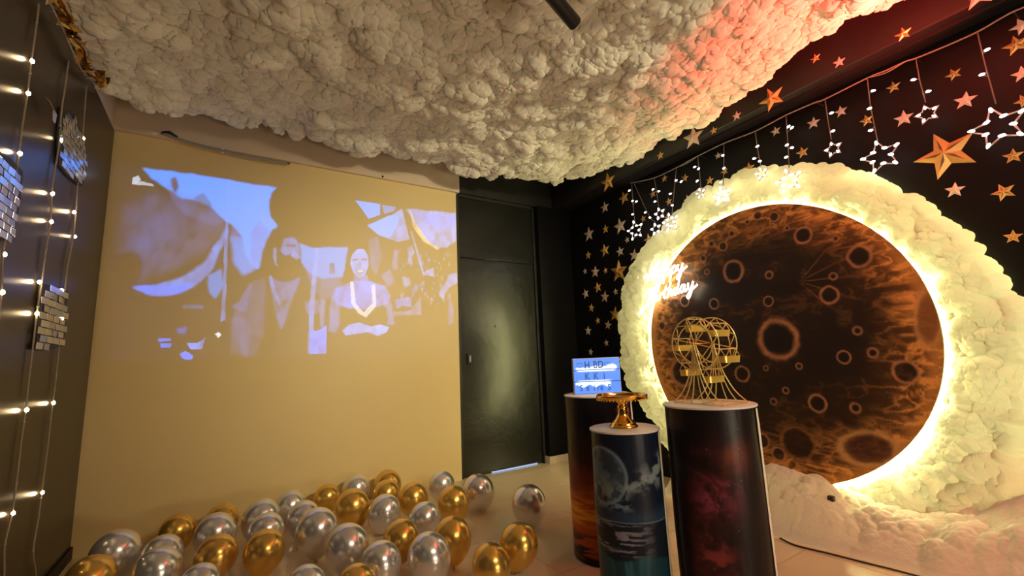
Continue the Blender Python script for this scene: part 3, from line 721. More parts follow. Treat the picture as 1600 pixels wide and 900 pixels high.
for k in range(8):
    a = 2 * PI * (k + .5) / 8
    box(b, .008, .158, .7 * math.cos(a) - .02, .7 * math.cos(a) + .02, MR + .7 * math.sin(a) - .02, MR + .7 * math.sin(a) + .02)
obj('wall_bracket', b, M['board'], moon)

# cotton halo round the moon
nt2, nr2 = 1000, 150
T, S = np.meshgrid(np.linspace(-PI, PI, nt2, endpoint=False), np.linspace(0, 1, nr2), indexing='ij')
deg = np.degrees(T)       # 0 = right in the picture (-y), 90 = up, +-180 = left
rout = np.interp(deg, [-180, -168, -154, -146, -138, -125, -90, -52, -43, -38.6, -28.6, -21.8, 0, 11, 23, 37, 48, 63, 80, 91.5, 105.5, 122, 136, 150, 168, 180],
                 [1.37, 1.36, 1.28, 1.16, 1.28, 1.34, 1.115, 1.42, 1.47, 1.38, 1.25, 1.25, 1.235, 1.20, 1.165, 1.175, 1.16, 1.215, 1.23, 1.27, 1.33, 1.335, 1.375, 1.40, 1.39, 1.37])
cx_, cy_ = np.cos(T), np.sin(T)
def ringnoise(f, sc, seed):
    return f(cx_ * rout * sc + 50, cy_ * rout * sc + 50, seed)
rout = rout + .095 * (ringnoise(puffs, 6, 3) - .6) + .055 * (ringnoise(puffs, 16, 4) - .6)
R0 = .90
Rr = R0 + S * (rout - R0)
A_, B_ = Rr * cx_, Rr * cy_
warpA = A_ + .03 * (fbm(A_ * 8, B_ * 8, 51, 3) - .5)
warpB = B_ + .03 * (fbm(A_ * 8, B_ * 8, 57, 3) - .5)
lump = .058 * puffs(warpA * 5, warpB * 5, 61) + .040 * puffs(warpA * 13, warpB * 13, 62) + .014 * puffs(warpA * 28, warpB * 28, 63) + .006 * fbm(A_ * 60, B_ * 60, 64, 2)
prof = .026 + .052 * smooth(S, .12, .60)
topw = smooth(deg, 45, 65) * smooth(-deg, -150, -125)
rim = np.clip((1 - S) / (.18 + .55 * topw), 0, 1) ** (.5 + .3 * topw)
hgt = (prof + lump * smooth(S, .0, .25)) * rim
gate = np.clip(hgt, .0, .30)
ha = np.gradient(hgt, axis=1) / np.maximum(np.gradient(Rr, axis=1), 1e-4)
Rr2 = Rr - .012 * np.clip(ha, -1.2, 1.2) * smooth(1 - S, 0, .05)
yy = MY - Rr2 * cx_
zz = np.clip(MZ + Rr2 * cy_, .004, 2.74)
xx = XR - .003 - gate
hm = grid_mesh('cotton_halo', xx, yy, zz, wrap=True)
pk = bmesh.new()
bmesh.ops.create_icosphere(pk, subdivisions=1, radius=.013)
PUCK = bpy.data.meshes.new('led_puck')
pk.to_mesh(PUCK)
pk.free()
PUCK.materials.append(M['led_deep'])
rk = random.Random(17)
for k in range(56):
    a = 2 * PI * (k + rk.uniform(-.4, .4)) / 56
    low = -2.4 < (a if a < PI else a - 2 * PI) < -.9
    rw = 1.02 if low else rk.uniform(1.0, 1.17)
    o = bpy.data.objects.new('led_puck', PUCK)
    COL.objects.link(o)
    o.parent = moon
    o.location = (XR - .016 - MX, -rw * math.cos(a), MR + rw * math.sin(a))
tag(link('cotton_halo', hm, M['cotton_halo']), 'thick ring of glowing cotton round the crater moon', 'cotton', kind='stuff')

# cotton heap along the floor under the moon
n1_, n2_ = 620, 170
Yh, Sh = np.meshgrid(np.linspace(-.55, 2.56, n1_), np.linspace(0, 1, n2_), indexing='ij')
xf = np.interp(Yh, [-.55, .6, .92, 1.12, 1.26, 1.41, 1.55, 1.9, 2.2, 2.42, 2.56], [2.66, 2.78, 2.815, 2.79, 2.775, 2.74, 2.735, 2.80, 2.86, 2.93, 3.06])
xf = xf - .09 * (fbm(Yh * 5 + 3, Yh * 0 + 2.5, 71, 3) - .5) - .02 * (fbm(Yh * 22, Yh * 0 + 1.5, 72, 2) - .5)
top = np.interp(Yh, [-.55, .0, .45, .70, .95, 1.25, 1.45, 1.7, 2.0, 2.3, 2.5, 2.56], [.30, .34, .36, .22, .115, .12, .215, .24, .24, .24, .14, .03])
Xh = xf + Sh * (XR - .004 - xf)
rise = np.sqrt(np.clip(Sh / .16, 0, 1)) * .14 + .86 * smooth(Sh, .0, .80)
lumph = .055 * puffs(Xh * 5.5, Yh * 5.5, 81) + .032 * puffs(Xh * 13, Yh * 13, 82) + .012 * puffs(Xh * 29, Yh * 29, 83) + .006 * fbm(Xh * 50, Yh * 50, 84, 2)
fade = np.sqrt(np.clip(Sh / .10, 0, 1)) * smooth(2.56 - Yh, 0, .07)
Zh = .002 + (top * rise * .92 + lumph * smooth(Sh, 0, .4)) * fade
hp = grid_mesh('cotton_heap', Xh, Yh, Zh)
hp.flip_normals()
tag(link('cotton_heap', hp, M['cotton_floor']), 'loose white cotton spread on the floor under the crater moon', 'cotton', kind='stuff')
b = bmesh.new()
tube(b, spline([(2.735, 1.50, .006), (2.70, 1.40, .006), (2.725, 1.25, .006), (2.745, 1.10, .006), (2.77, .92, .006), (2.76, .70, .006), (2.72, .3, .006)], 6), .005, 6)
tag(obj('floor_cable', b, M['dark'], smooth=True), 'thin dark cable lying on the floor along the cotton edge', 'cable')

b = bmesh.new()
box(b, 3.015, 3.045, 1.318, 1.350, .185, .215, bevel=.004)
tag(obj('cable_plug', b, M['dark']), 'small black plug lying on the cotton at the bottom of the moon', 'plug')

# ------------------------------------------------------------------ neon sign
neon = thing('neon_sign', 'glowing white neon Happy Birthday script on the left rim of the moon', 'neon sign', (3.11, 2.40, 1.50))
def word(name, strokes, org, du, dv, rad):
    b = bmesh.new()
    for s in strokes:
        pts = [Vector((0, org[0] + p[0] * du[0] + p[1] * dv[0], org[1] + p[0] * du[1] + p[1] * dv[1])) for p in s]
        pts = [Vector((3.11, p.y, p.z)) - neon.location for p in pts]
        tube(b, spline(pts, 5), rad, 7)
    return obj(name, b, M['neon'], neon, True)
def ch_a(x):
    return [[(x + .62, .95), (x + .25, 1.0), (x, .55), (x + .12, .08), (x + .42, .15), (x + .66, .95)], [(x + .66, .95), (x + .62, .25), (x + .82, .02), (x + 1.0, .25)]]
def ch_p(x):
    return [[(x + .22, 1.0), (x + .10, .0), (x - .08, -1.05)], [(x + .18, .65), (x + .45, 1.0), (x + .75, .8), (x + .70, .25), (x + .40, .0), (x + .16, .2)], [(x + .70, .2), (x + 1.0, .3)]]
def ch_y(x):
    return [[(x, 1.0), (x + .02, .35), (x + .28, .08), (x + .55, .4), (x + .70, 1.0)], [(x + .70, 1.0), (x + .52, -.45), (x + .25, -1.05), (x - .02, -.85), (x + .2, -.35), (x + .75, .0), (x + 1.35, .35)]]
H = [[(-.15, .0), (.25, 1.0), (.55, 2.15)], [(.75, -.05), (1.05, 1.0), (1.35, 2.2)], [(-.75, .75), (.2, 1.0), (1.45, 1.1)]]
word('happy_tube', H + ch_a(1.55) + ch_p(2.70) + ch_p(3.70) + ch_y(4.75), (2.585, 1.700), (-.0655, .0060), (-.012, .060), .0068)
Bq = [[(.0, .0), (.30, 1.0), (.62, 2.1)], [(-.7, 1.35), (.0, 1.95), (.8, 2.15), (1.15, 1.75), (.75, 1.2), (.35, 1.08)],
      [(.35, 1.08), (1.0, .95), (1.15, .4), (.65, .0), (.0, -.1), (-.8, -.35), (-1.25, -.75), (-1.35, -1.0), (-.7, -.7), (.1, .1)]]
I = [[(1.55, .95), (1.45, .3), (1.65, .05), (1.9, .3)], [(1.62, 1.35), (1.66, 1.48)]]
Rq = [[(2.0, .0), (2.12, .95), (2.30, .75), (2.55, .95)]]
Tq = [[(3.0, 1.75), (2.8, .6), (2.85, .08), (3.1, .1)], [(2.65, 1.1), (3.3, 1.25)]]
Hq = [[(3.35, .0), (3.5, 1.0), (3.68, 1.95)], [(3.42, .55), (3.75, .98), (3.95, .75), (3.9, .15), (4.1, .05)]]
Dq = [[(4.85, .9), (4.5, .95), (4.3, .5), (4.42, .08), (4.75, .2), (5.05, 1.9)], [(4.88, .6), (4.88, .15), (5.1, .05)]]
word('birthday_tube', Bq + I + Rq + Tq + Hq + Dq + ch_a(5.3) + ch_y(6.45), (2.610, 1.500), (-.0640, .0095), (-.012, .060), .0068)
b = bmesh.new()
tube(b, [p - neon.location for p in spline([(3.10, 2.19, 1.735), (3.12, 2.13, 1.70), (3.12, 2.10, 1.65), (3.12, 2.12, 1.60)], 5)], .003, 6)
tube(b, [p - neon.location for p in spline([(3.10, 2.22, 1.735), (3.14, 2.25, 1.80), (3.15, 2.36, 1.84)], 5)], .003, 6)
obj('power_wire', b, M['conduit'], neon, True)
for q in ((2.47, 1.72), (2.25, 1.755), (2.48, 1.535), (2.24, 1.56)):
    b = bmesh.new()
    tube(b, [Vector((3.115, q[0], q[1])) - neon.location, Vector((3.166, q[0], q[1])) - neon.location], .004, 6)
    obj('standoff', b, M['conduit'], neon)

# ------------------------------------------------------------------ stars on the beam and the black wall
def star_mesh(name, depth):
    bm = bmesh.new()
    o_, i_ = [], []
    for k in range(5):
        a = PI / 2 + k * 2 * PI / 5
        o_.append(bm.verts.new((0, math.cos(a), math.sin(a))))
        a += PI / 5
        i_.append(bm.verts.new((0, .43 * math.cos(a), .43 * math.sin(a))))
    c = bm.verts.new((-depth, 0, 0))
    for k in range(5):
        bm.faces.new((c, o_[k], i_[k]))
        bm.faces.new((c, i_[k], o_[(k + 1) % 5]))
    bm.faces.new([w for k in reversed(range(5)) for w in (i_[k], o_[k])])
    bmesh.ops.recalc_face_normals(bm, faces=bm.faces)
    me = bpy.data.meshes.new(name)
    bm.to_mesh(me)
    bm.free()
    return me
def crease_mesh(depth):
    """dark printed creases: thin slivers along the ridges"""
    bm = bmesh.new()
    for k in range(5):
        a = PI / 2 + k * 2 * PI / 5
        p0 = Vector((-depth * .93 - .012, .05 * math.cos(a), .05 * math.sin(a)))
        p1 = Vector((-depth * .30 - .012, .68 * math.cos(a), .68 * math.sin(a)))
        t = Vector((0, -math.sin(a), math.cos(a))) * .065
        mid = p0.lerp(p1, .35)
        vs = [bm.verts.new(p) for p in (p0, mid + t * .35 + Vector((.02, 0, 0)), p1, mid - t * 1.1 + Vector((.05, 0, 0)))]
        bm.faces.new(vs)
    bmesh.ops.recalc_face_normals(bm, faces=bm.faces)
    me = bpy.data.meshes.new('crease')
    bm.to_mesh(me)
    bm.free()
    me.materials.append(M['star_line'])
    return me
SG, SS = star_mesh('gold_star', .30), star_mesh('silver_star', .16)
SG.materials.append(M['star_gold'])
SS.materials.append(M['star_silver'])
CR = crease_mesh(.30)
BEAM_LABELS = [
 'gold faceted star leftmost on the black beam, near the cotton tip',
 'tiny pale star on the black beam right of the leftmost gold star',
 'small gold star on the black beam beside the tiny pale star',
 'large pale star on the black beam, tip reaching below its edge',
 'small gold star on the black beam just right of the large pale star',
 'small pale star on the black beam left of the large gold star',
 'large gold faceted star in the middle of the black beam',
 'small gold star on the black beam under the red-lit cotton',
 'small pinkish star on the black beam beside a small gold one',
 'medium gold star low on the black beam in red light',
 'big red-lit pale star at the top right end of the black beam']
WALL_LABELS = [
 'gold star just under the beam, left of the first hanging light strand',
 'pale star second from the top of the left wall column',
 'large pale star left of the first lit star pendant',
 'large pale star at the outer left edge, level with the lit pendants',
 'small gold star between two large pale stars at far left',
 'tiny pale star below the first lit star pendant',
 'medium gold star above the tiny gold one, two rows above large gold star',
 'pale star directly above the large gold star left of the moon',
 'pale star beside the cotton, right of the large gold star top',
 'small gold star under the large pale star at the outer left edge',
 'tiny pale star farthest left on the black wall',
 'pale star between the tiny pale and tiny gold stars',
 'tiny gold star touching distance left of the large gold star',
 'large gold faceted star left of the cotton halo',
 'gold star below the tiny gold star, left of centre column',
 'pale star at outer left, below the tiny farthest left star',
 'pale star below left of the large gold star',
 'tiny pale star right under the large gold star left of the moon',
 'gold star half tucked behind the left edge of the cotton halo',
 'small gold star at outer left, halfway down to the light box',
 'medium gold star above the light box, next to the cotton halo',
 'tiny gold star between two pale stars low on the left wall',
 'pale star below the medium gold star, above the light box',
 'pale star peeking out behind the cotton halo above the light box',
 'pale star low at the outer left, above the light box corner',
 'tiny pale star highest above the right half of the light box',
 'tiny pale star showing just over the top of the light box',
 'small gold star under the cable, right of the second hanging strand',
 'small gold star under the cable, left of the pale star over the halo',
 'small gold star above the halo, right of the fifth hanging strand',
 'small gold star by the top bulbs of the third strand',
 'small gold star left of the lower bulbs of the fourth strand',
 'pale star at the halo top left edge, under the fourth strand',
 'small gold star among the first pair of hanging strands',
 'small gold star peeking beside the fourth lit pendant',
 'medium gold star under the second lit pendant by the halo',
 'tiny pale star beside the top bulb of the sixth strand',
 'small gold star behind the middle bulb of the sixth strand',
 'gold star left of the seventh lit pendant above the halo',
 'small pale star between the seventh and eighth strands',
 'bright gold star right of the eighth strand, above the halo',
 'pinkish star between the eighth and ninth strands',
 'pinkish star touching the top bulb of the ninth strand',
 'gold star on the wall left of the tenth strand bulbs',
 'small orange-gold star between tenth and eleventh strand tops',
 'large pink-lit star left of the eleventh lit pendant',
 'orange-gold star right of the eleventh strand, high on the wall',
 'large pink-lit star above the biggest gold star',
 'biggest gold faceted star on the black wall, right of the moon top',
 'gold star right of the biggest gold star, under the lit pendant',
 'pale pinkish star under the biggest gold star',
 'gold star below right of the biggest gold star, near the frame edge',
 'gold star lowest on the right side of the black wall',
 'red-edged gold star at the far right, high under the cable end',
 'pink-lit star cut by the right frame edge, second from the top',
 'gold star cut by the right frame edge beside the largest lit pendant',
 'red-lit star at the far right end of the cable, cut by the frame']
def put_star(x, d, label, rot, grp):
    y, z, r, kind = d
    o = bpy.data.objects.new('gold_star' if kind == 'g' else 'silver_star', SG if kind == 'g' else SS)
    COL.objects.link(o)
    o.location = (x, y, z)
    o.scale = (r, r, r)
    o.rotation_euler = (rot, 0, 0)
    tag(o, label, 'star', grp)
    if kind == 'g' and r > .030:
        c = bpy.data.objects.new('crease', CR)
        COL.objects.link(c)
        c.parent = o
rs = random.Random(5)
for d, lb in zip(STARS_BEAM, BEAM_LABELS):
    put_star(XB - .0005, d, lb, rs.uniform(-.25, .12), 'stars on the black beam')
for k, (d, lb) in enumerate(zip(STARS_WALL, WALL_LABELS)):
    put_star(XR - .0005, d, lb, -.08 if d[2] > .15 else rs.uniform(-.25, .25), 'stars on the black wall')

# ------------------------------------------------------------------ star curtain lights
XC = 3.22
cur = thing('star_curtain_light', 'string of twelve hanging light strands ending in lit stars along the black wall', 'string lights', (XC, 3.0, 2.6))
def cl(p, dx=0.0):
    return Vector((XC + dx, p[0], p[1])) - cur.location
b = bmesh.new()
tube(b, spline([cl(p) for p in CABLE], 4), .0042, 6)
for s in (4, 12):
    q = [cl(CABLE[s - 1]), cl(CABLE[s]) + Vector((-.01, 0, -.018)), cl(CABLE[s + 1])]
    tube(b, spline(q, 5), .003, 5)
obj('cable', b, M['light_wire'], cur, True)
b = bmesh.new()
for s in (1, 5, 9, 14, 18):
    p = cl(CABLE[s])
    tube(b, [p, Vector((XR - XC, p.y, p.z + .012))], .004, 6)
obj('wall_hook', b, M['dark'], cur)
bm0 = bmesh.new()
bmesh.ops.create_icosphere(bm0, subdivisions=2, radius=1)
for v_ in bm0.verts:
    v_.co.y *= 1.9
BULB = bpy.data.meshes.new('bulb')
bm0.to_mesh(BULB)
bm0.free()
BULB.shade_smooth()
BULB.materials.append(M['bulb'])
def bulb(parent, loc, size=.0078, rot=0.0, mesh=None, nm='bulb'):
    o = bpy.data.objects.new(nm, mesh or BULB)
    COL.objects.link(o)
    o.parent = parent
    o.location = loc
    o.scale = (size, size, size)
    o.rotation_euler = (rot, 0, 0)
    return o
rb = random.Random(3)
for pts, bulbs, (py_, pz_, pr, pk) in CURTAIN:
    b = bmesh.new()
    sp = spline([cl(p) for p in pts], 5)
    tube(b, sp, .0032, 5)
    for q in bulbs:
        c_ = cl(q)
        near = min(sp, key=lambda w: (w - c_).length)
        tube(b, [near, c_], .0025, 5)
    st = obj('strand', b, M['thread'], cur, True)
    for q in bulbs:
        bulb(st, cl(q, -.006), size=.0066, rot=rb.uniform(-.5, .3))
    b = bmesh.new()
    ctr = cl((py_, pz_))
    inner = .48
    tips = []
    for k in range(10):
        a = PI / 2 - .12 + k * PI / 5
        r_ = pr if k % 2 == 0 else pr * inner
        tips.append(ctr + Vector((0, r_ * math.cos(a), r_ * math.sin(a))))
    tube(b, tips, max(.0045, pr * .055), 6, closed=True)
    pend = obj('star_pendant', b, M['clear_frame'], cur, True)
    pos = [tips[k].lerp(ctr, .12) for k in range(0, 10, 2)]
    if pk == 'o':
        pos += [tips[k] for k in range(1, 10, 2)]
    else:
        pos = [tips[k].lerp(ctr, .35) for k in range(0, 10, 2)]
    for k, q in enumerate(pos):
        dirn = (q - ctr)
        bulb(pend, q + Vector((-.006, 0, 0)), (.0054 if pr < .06 else .0076), rot=math.atan2(dirn.z, dirn.y) if k < 5 else rb.uniform(-.4, .4))

# ------------------------------------------------------------------ fairy lights, mirror pieces and garland on the left wall
XF = XL + .025
FW = .012          # how far the strands hang off the wall
fairy = thing('fairy_light_curtain', 'warm fairy light strands hanging down the dark left wall', 'string lights', (XF, 2.6, 1.2))
bmw = bmesh.new()
bmesh.ops.create_icosphere(bmw, subdivisions=2, radius=1)
for v_ in bmw.verts:
    v_.co.z *= 1.3
WB = bpy.data.meshes.new('bulb')
bmw.to_mesh(WB)
bmw.free()
WB.shade_smooth()
WB.materials.append(M['warm_bulb'])
for pts, bulbs in FAIRY:
    b = bmesh.new()
    f3 = [Vector((XL + FW, p[0], p[1])) - fairy.location for p in pts]
    sp = spline(f3, 5)
    tube(b, sp, .0036, 5)
    for k in range(3, len(sp) - 2, 9):      # wire joints
        bmesh.ops.create_icosphere(b, subdivisions=1, radius=.0065, matrix=Matrix.Translation(sp[k]))
    st = obj('strand', b, M['light_wire'], fairy, True)
    for q in bulbs:
        bulb(st, Vector((XL + FW + .003, q[0], q[1])) - fairy.location, .0070, mesh=WB)

MLAB = ['rounded mirror mosaic piece hanging high on the left wall under the garland',
        'mirror mosaic piece cut by the left edge of the photo',
        'rectangular mirror mosaic piece lowest on the dark left wall']
def inside(p, poly):
    c_ = False
    for i in range(len(poly)):
        (x0, y0), (x1, y1) = poly[i], poly[(i + 1) % len(poly)]
        if (y0 > p[1]) != (y1 > p[1]) and p[0] < x0 + (p[1] - y0) * (x1 - x0) / (y1 - y0):
            c_ = not c_
    return c_
rm = random.Random(11)
for poly, lb, (tw, th) in zip(MOSAIC, MLAB, ((.066, .031), (.060, .030), (.098, .034))):
    cy0 = sum(p[0] for p in poly) / len(poly)
    cz0 = sum(p[1] for p in poly) / len(poly)
    t = thing('mirror_mosaic', lb, 'mirror', (XL + .012, cy0, min(p[1] for p in poly)), 'mirror mosaics on the left wall')
    b = bmesh.new()
    lo = [Vector((-.010, p[0] - cy0, p[1] - t.location.z)) for p in poly]
    va = [b.verts.new(p) for p in lo]
    vb = [b.verts.new(p + Vector((.012, 0, 0))) for p in lo]
    b.faces.new(va); b.faces.new(list(reversed(vb)))
    for i in range(len(lo)):
        j = (i + 1) % len(lo)
        b.faces.new((va[i], va[j], vb[j], vb[i]))
    bmesh.ops.recalc_face_normals(b, faces=b.faces)
    obj('backing_board', b, M['board'], t)
    y0, y1 = min(p[0] for p in poly), max(p[0] for p in poly)
    z0, z1 = min(p[1] for p in poly), max(p[1] for p in poly)
    tm = bpy.data.meshes.new('mirror_tile')
    tb_ = bmesh.new()
    box(tb_, 0, .004, -tw / 2 + .003, tw / 2 - .003, -th / 2 + .002, th / 2 - .002, bevel=.0008)
    tb_.to_mesh(tm); tb_.free()
    tm2 = tm.copy()
    tm.materials.append(M['mirror']); tm2.materials.append(M['mirror_blue'])
    for r_ in range(int((z1 - z0) / th)):
        zc_ = z0 + (r_ + .5) * th
        off = (r_ % 2) * tw * .4
        for c_ in range(-1, int((y1 - y0) / tw) + 1):
            yc_ = y0 + off + (c_ + .5) * tw
            if all(inside((yc_ + sy * tw * .22, zc_ + sz * th * .25), poly) for sy in (-1, 1) for sz in (-1, 1)):
                o = bpy.data.objects.new('mirror_tile', tm2 if rm.random() < .32 else tm)
                COL.objects.link(o)
                o.parent = t
                o.location = (.0025, yc_ - cy0, zc_ - t.location.z)
                o.rotation_euler = (rm.uniform(-.02, .02), rm.uniform(-.05, .05), rm.uniform(-.06, .06))

gar = thing('foil_garland', 'gold foil leaf garland along the top of the left wall', 'garland', (XF, 2.8, 2.7))
gp = spline([Vector((XF, p[0], p[1])) - gar.location for p in GARLAND], 10)
b = bmesh.new()
tube(b, [p + Vector((.012, 0, -.022)) for p in gp], .004, 6)
obj('cord', b, M['light_wire'], gar, True)
lf = bmesh.new()
prof = [(-1, 0), (-.5, .30), (.1, .36), (.6, .22), (1.0, 0)]
va = [lf.verts.new((x, w, .12 * (1 - x * x) - abs(w) * .25)) for x, w in prof]
vb = [lf.verts.new((x, -w, .12 * (1 - x * x) - abs(w) * .25)) for x, w in prof[1:-1]]
vm = [lf.verts.new((x, 0, .12 * (1 - x * x))) for x, w in prof[1:-1]]
lf.faces.new((va[0], vm[0], va[1])); lf.faces.new((va[0], vb[0], vm[0]))
for i in range(2):
    lf.faces.new((va[i + 1], vm[i], vm[i + 1], va[i + 2]))
    lf.faces.new((vm[i], vb[i], vb[i + 1], vm[i + 1]))
lf.faces.new((va[3], vm[2], va[4])); lf.faces.new((vm[2], vb[2], va[4]))
LEAF = bpy.data.meshes.new('foil_leaf')
lf.to_mesh(LEAF); lf.free()
LEAF.materials.append(M['gold_foil'])
rg = random.Random(21)
for k in range(90):
    p = gp[int(len(gp) * (k + rg.random()) / 90) % len(gp)]
    o = bpy.data.objects.new('foil_leaf', LEAF)
    COL.objects.link(o)
    o.parent = gar
    s_ = rg.uniform(.030, .058)
    o.location = p + Vector((.016 + rg.uniform(0, .02), rg.uniform(-.02, .02), rg.uniform(-.020, .030)))
    o.rotation_euler = (rg.uniform(-.9, .9), rg.uniform(-.7, .7), PI / 2 + rg.uniform(-.9, .9))
    o.scale = (s_, s_, s_)
b = bmesh.new()
sp = [Vector((XF, SCRAP[0][0], SCRAP[0][1])), Vector((XF + .01, (SCRAP[0][0] + SCRAP[1][0]) / 2 + .01, (SCRAP[0][1] + SCRAP[1][1]) / 2)), Vector((XF, SCRAP[1][0], SCRAP[1][1]))]
for i in range(2):
    p, q = sp[i], sp[i + 1]
    w = Vector((0, .035 if i == 0 else .03, .004))
    vs = [b.verts.new(c_) for c_ in (p - w, p + w, q + w * .8, q - w * .5)]
    b.faces.new(vs)
    b.faces.new([b.verts.new(c_.co + Vector((-.003, 0, 0))) for c_ in reversed(vs)])
tag(obj('foil_scrap', b, M['gold_foil']), 'loose strip of gold foil hanging beside the leftmost light strand', 'foil')

# ------------------------------------------------------------------ track spotlight under the cotton
sp_l = thing('track_spotlight', 'black tube spotlight pointing down from the cotton ceiling', 'spotlight', (1.06, 1.228, 2.95))
E1, E0 = Vector((1.192, 1.254, 2.48)), Vector((.985, 1.213, 2.545))
dr = (E1 - E0).normalized()
b = bmesh.new()
q4 = dr.to_track_quat('Z', 'Y').to_matrix().to_4x4()
lathe(b, [(0, 0), (.026, 0), (.030, .004), (.030, .222), (.0285, .2265), (.026, .2265), (.025, .19), (0, .19)], 32)
bmesh.ops.transform(b, matrix=Matrix.Translation(E0 - sp_l.location) @ q4, verts=b.verts)
bo = obj('lamp_tube', b, M['black_metal'], sp_l, True)
bo.data.set_sharp_from_angle(angle=.6)
b = bmesh.new()
tube(b, [E0 + dr * .07 - sp_l.location, Vector((1.035, 1.225, 2.70)) - sp_l.location, Vector((1.035, 1.225, 3.05)) - sp_l.location], .008, 8)
obj('arm', b, M['black_metal'], sp_l, True)
b = bmesh.new()
box(b, -.06, .01, -.35, .35, .055, .09, bevel=.004)
obj('track_rail', b, M['black_metal'], sp_l)

# ------------------------------------------------------------------ pillars
def pillar(name, label, x, y, r, h, fn, seam=1.25, ns=260, nh=230):
    t = thing(name, label, 'pedestal', (x, y, 0), 'round pedestals with printed wraps')
    phi0 = math.atan2(-y, -x)
    TH, HH = np.meshgrid(np.linspace(0, 2 * PI, ns, endpoint=False), np.linspace(0, 1, nh), indexing='ij')
    ang = TH - phi0
    ang = (ang + PI) % (2 * PI) - PI                     # 0 on the seam-free side, + to the right
    arc = ang * r
    z = HH * (h - .006) + .002
    wrk = .0022 * (fbm(TH * 5, z * 3, 7, 3) - .5) + .0015 * np.sin(z * 9 + TH * 2)
    R_ = r - .002 + wrk
    colr = fn(arc, z, r, h)
    me = grid_mesh('printed_wrap', R_ * np.cos(TH), R_ * np.sin(TH), z, colors=np.clip(colr, 0, 1), wrap=True)
    link('printed_wrap', me, M['vinyl'], t)
    # pale frayed edge of the wrap where it meets itself, on the right
    sa = seam + phi0
    zs = np.linspace(.004, h - .014, 40)
    ks = np.linspace(0, 1, 5)
    ZS, KS = np.meshgrid(zs, ks, indexing='ij')
    wd = (.020 + .012 * fbm(ZS * 16, ZS * 0, 5, 3)) / r
    AS = sa + (KS - .5) * wd + .02 * (fbm(ZS * 5, ZS * 0 + 3, 9, 2) - .5)
    RS = r + .0015 + .0035 * np.sin(KS * PI) * (.4 + fbm(ZS * 20, KS * 2, 4, 2))
    sm_ = grid_mesh('seam_edge', RS * np.cos(AS), RS * np.sin(AS), ZS)
    tag(link('seam_edge', sm_, M['seam'], t), 'white frayed edge of the wrap')
    b = bmesh.new()
    lathe(b, [(0, h - .012), (r - .006, h - .012), (r + .003, h - .008), (r + .003, h - .002), (r - .001, h), (0, h)], 72)
    o = obj('top_board', b, M['pillar_top'], t, True)
    o.data.set_sharp_from_angle(angle=.5)
    return t
def mixc(a, b_, w):
    return a + (np.array(b_) - a) * np.clip(w, 0, 1)[..., None]
def base(sh, c_):
    return np.zeros(sh + (3,)) + np.array(c_)
def sunset(a, z, r, h):
    c_ = base(a.shape, (.010, .008, .014))
    n = fbm(a * 14, z * 9, 3, 5)
    c_ = mixc(c_, (.035, .010, .012), smooth(z, .75, .5))
    c_ = mixc(c_, (.20, .028, .012), smooth(.55 - z + .1 * (n - .5), 0, .14))
    c_ = mixc(c_, (.55, .10, .018), smooth(.42 - z + .1 * (n - .5), 0, .16))
    streak = fbm(a * 9, z * 60, 9, 4)
    c_ = mixc(c_, (.85, .40, .045), np.exp(-((z - .25) / .07) ** 2) * smooth(streak, .38, .66))
    c_ = mixc(c_, (.48, .10, .02), smooth(.20 - z, 0, .05))
    c_ = mixc(c_, (.020, .012, .012), smooth(.20 - z, 0, .10) * smooth(streak, .40, .60))
    c_ = mixc(c_, (.012, .009, .010), smooth(.07 - z, 0, .07))
    pk = smooth(fbm(a * 22, z * 22, 13, 4), .48, .62) * smooth(a, .08, .14) * smooth(z, .66, .72)
    c_ = mixc(c_, (.42, .05, .09), pk)
    return c_
def night_sea(a, z, r, h):
    c_ = base(a.shape, (.008, .012, .030))
    n = fbm(a * 16, z * 16, 3, 5)
    # large moon, left half of the visible side
    ca, cz, cr_ = -.122, .563, .116
    d = np.hypot(a - ca, z - cz)
    tex = fbm(a * 26, z * 26, 31, 5)
    m_ = smooth(cr_ - d, 0, .006)
    c_ = mixc(c_, (.075, .12, .19), m_ * (.35 + .9 * smooth(tex, .35, .65)) * (1 - .75 * smooth(z, .60, .44)))
    c_ = mixc(c_, (.20, .30, .42), np.exp(-((d - cr_) / .006) ** 2) * .7)
    # cloud bank rising to the right
    lim = .50 + .45 * np.clip(a + .03, 0, .2) + .10 * (n - .5)
    cl_ = np.exp(-((z - lim) / .045) ** 2) * smooth(fbm(a * 30, z * 30, 37, 5), .40, .62)
    c_ = mixc(c_, (.24, .30, .34), cl_ * .8)
    c_ = mixc(c_, (.20, .26, .36), np.exp(-((z - .445) / .02) ** 2) * smooth(fbm(a * 40, z * 60, 39, 4), .45, .6) * smooth(.03 - a, 0, .05) * .8)
    # horizon, sea, underwater
    hz = .380
    c_ = mixc(c_, (.025, .050, .100), np.exp(-((z - hz - .015) / .035) ** 2) * .8)
    c_ = mixc(c_, (.16, .22, .32), np.exp(-((z - hz) / .003) ** 2) * .8)
    sea = smooth(hz - z, 0, .003)
    wv = fbm(a * 16 + 2 * n, z * 110, 43, 4)
    c_ = mixc(c_, (.010, .014, .026), sea)
    c_ = mixc(c_, (.26, .25, .34), sea * smooth(wv, .50, .62) * smooth(.13 - a, 0, .16) * smooth(z, .235, .27) * .8)
    uw = smooth(.245 + .012 * np.sin(a * 26) + .02 * (n - .5) - z, 0, .012)
    ray_ = fbm(a * 24 + (.25 - z) * a * 60, z * 2, 47, 3)
    c_ = mixc(c_, (.012, .045, .065), uw)
    c_ = mixc(c_, (.030, .120, .165), uw * smooth(ray_, .42, .68) * smooth(z, .0, .22) * np.exp(-((a + .02) / .10) ** 2))
    return c_
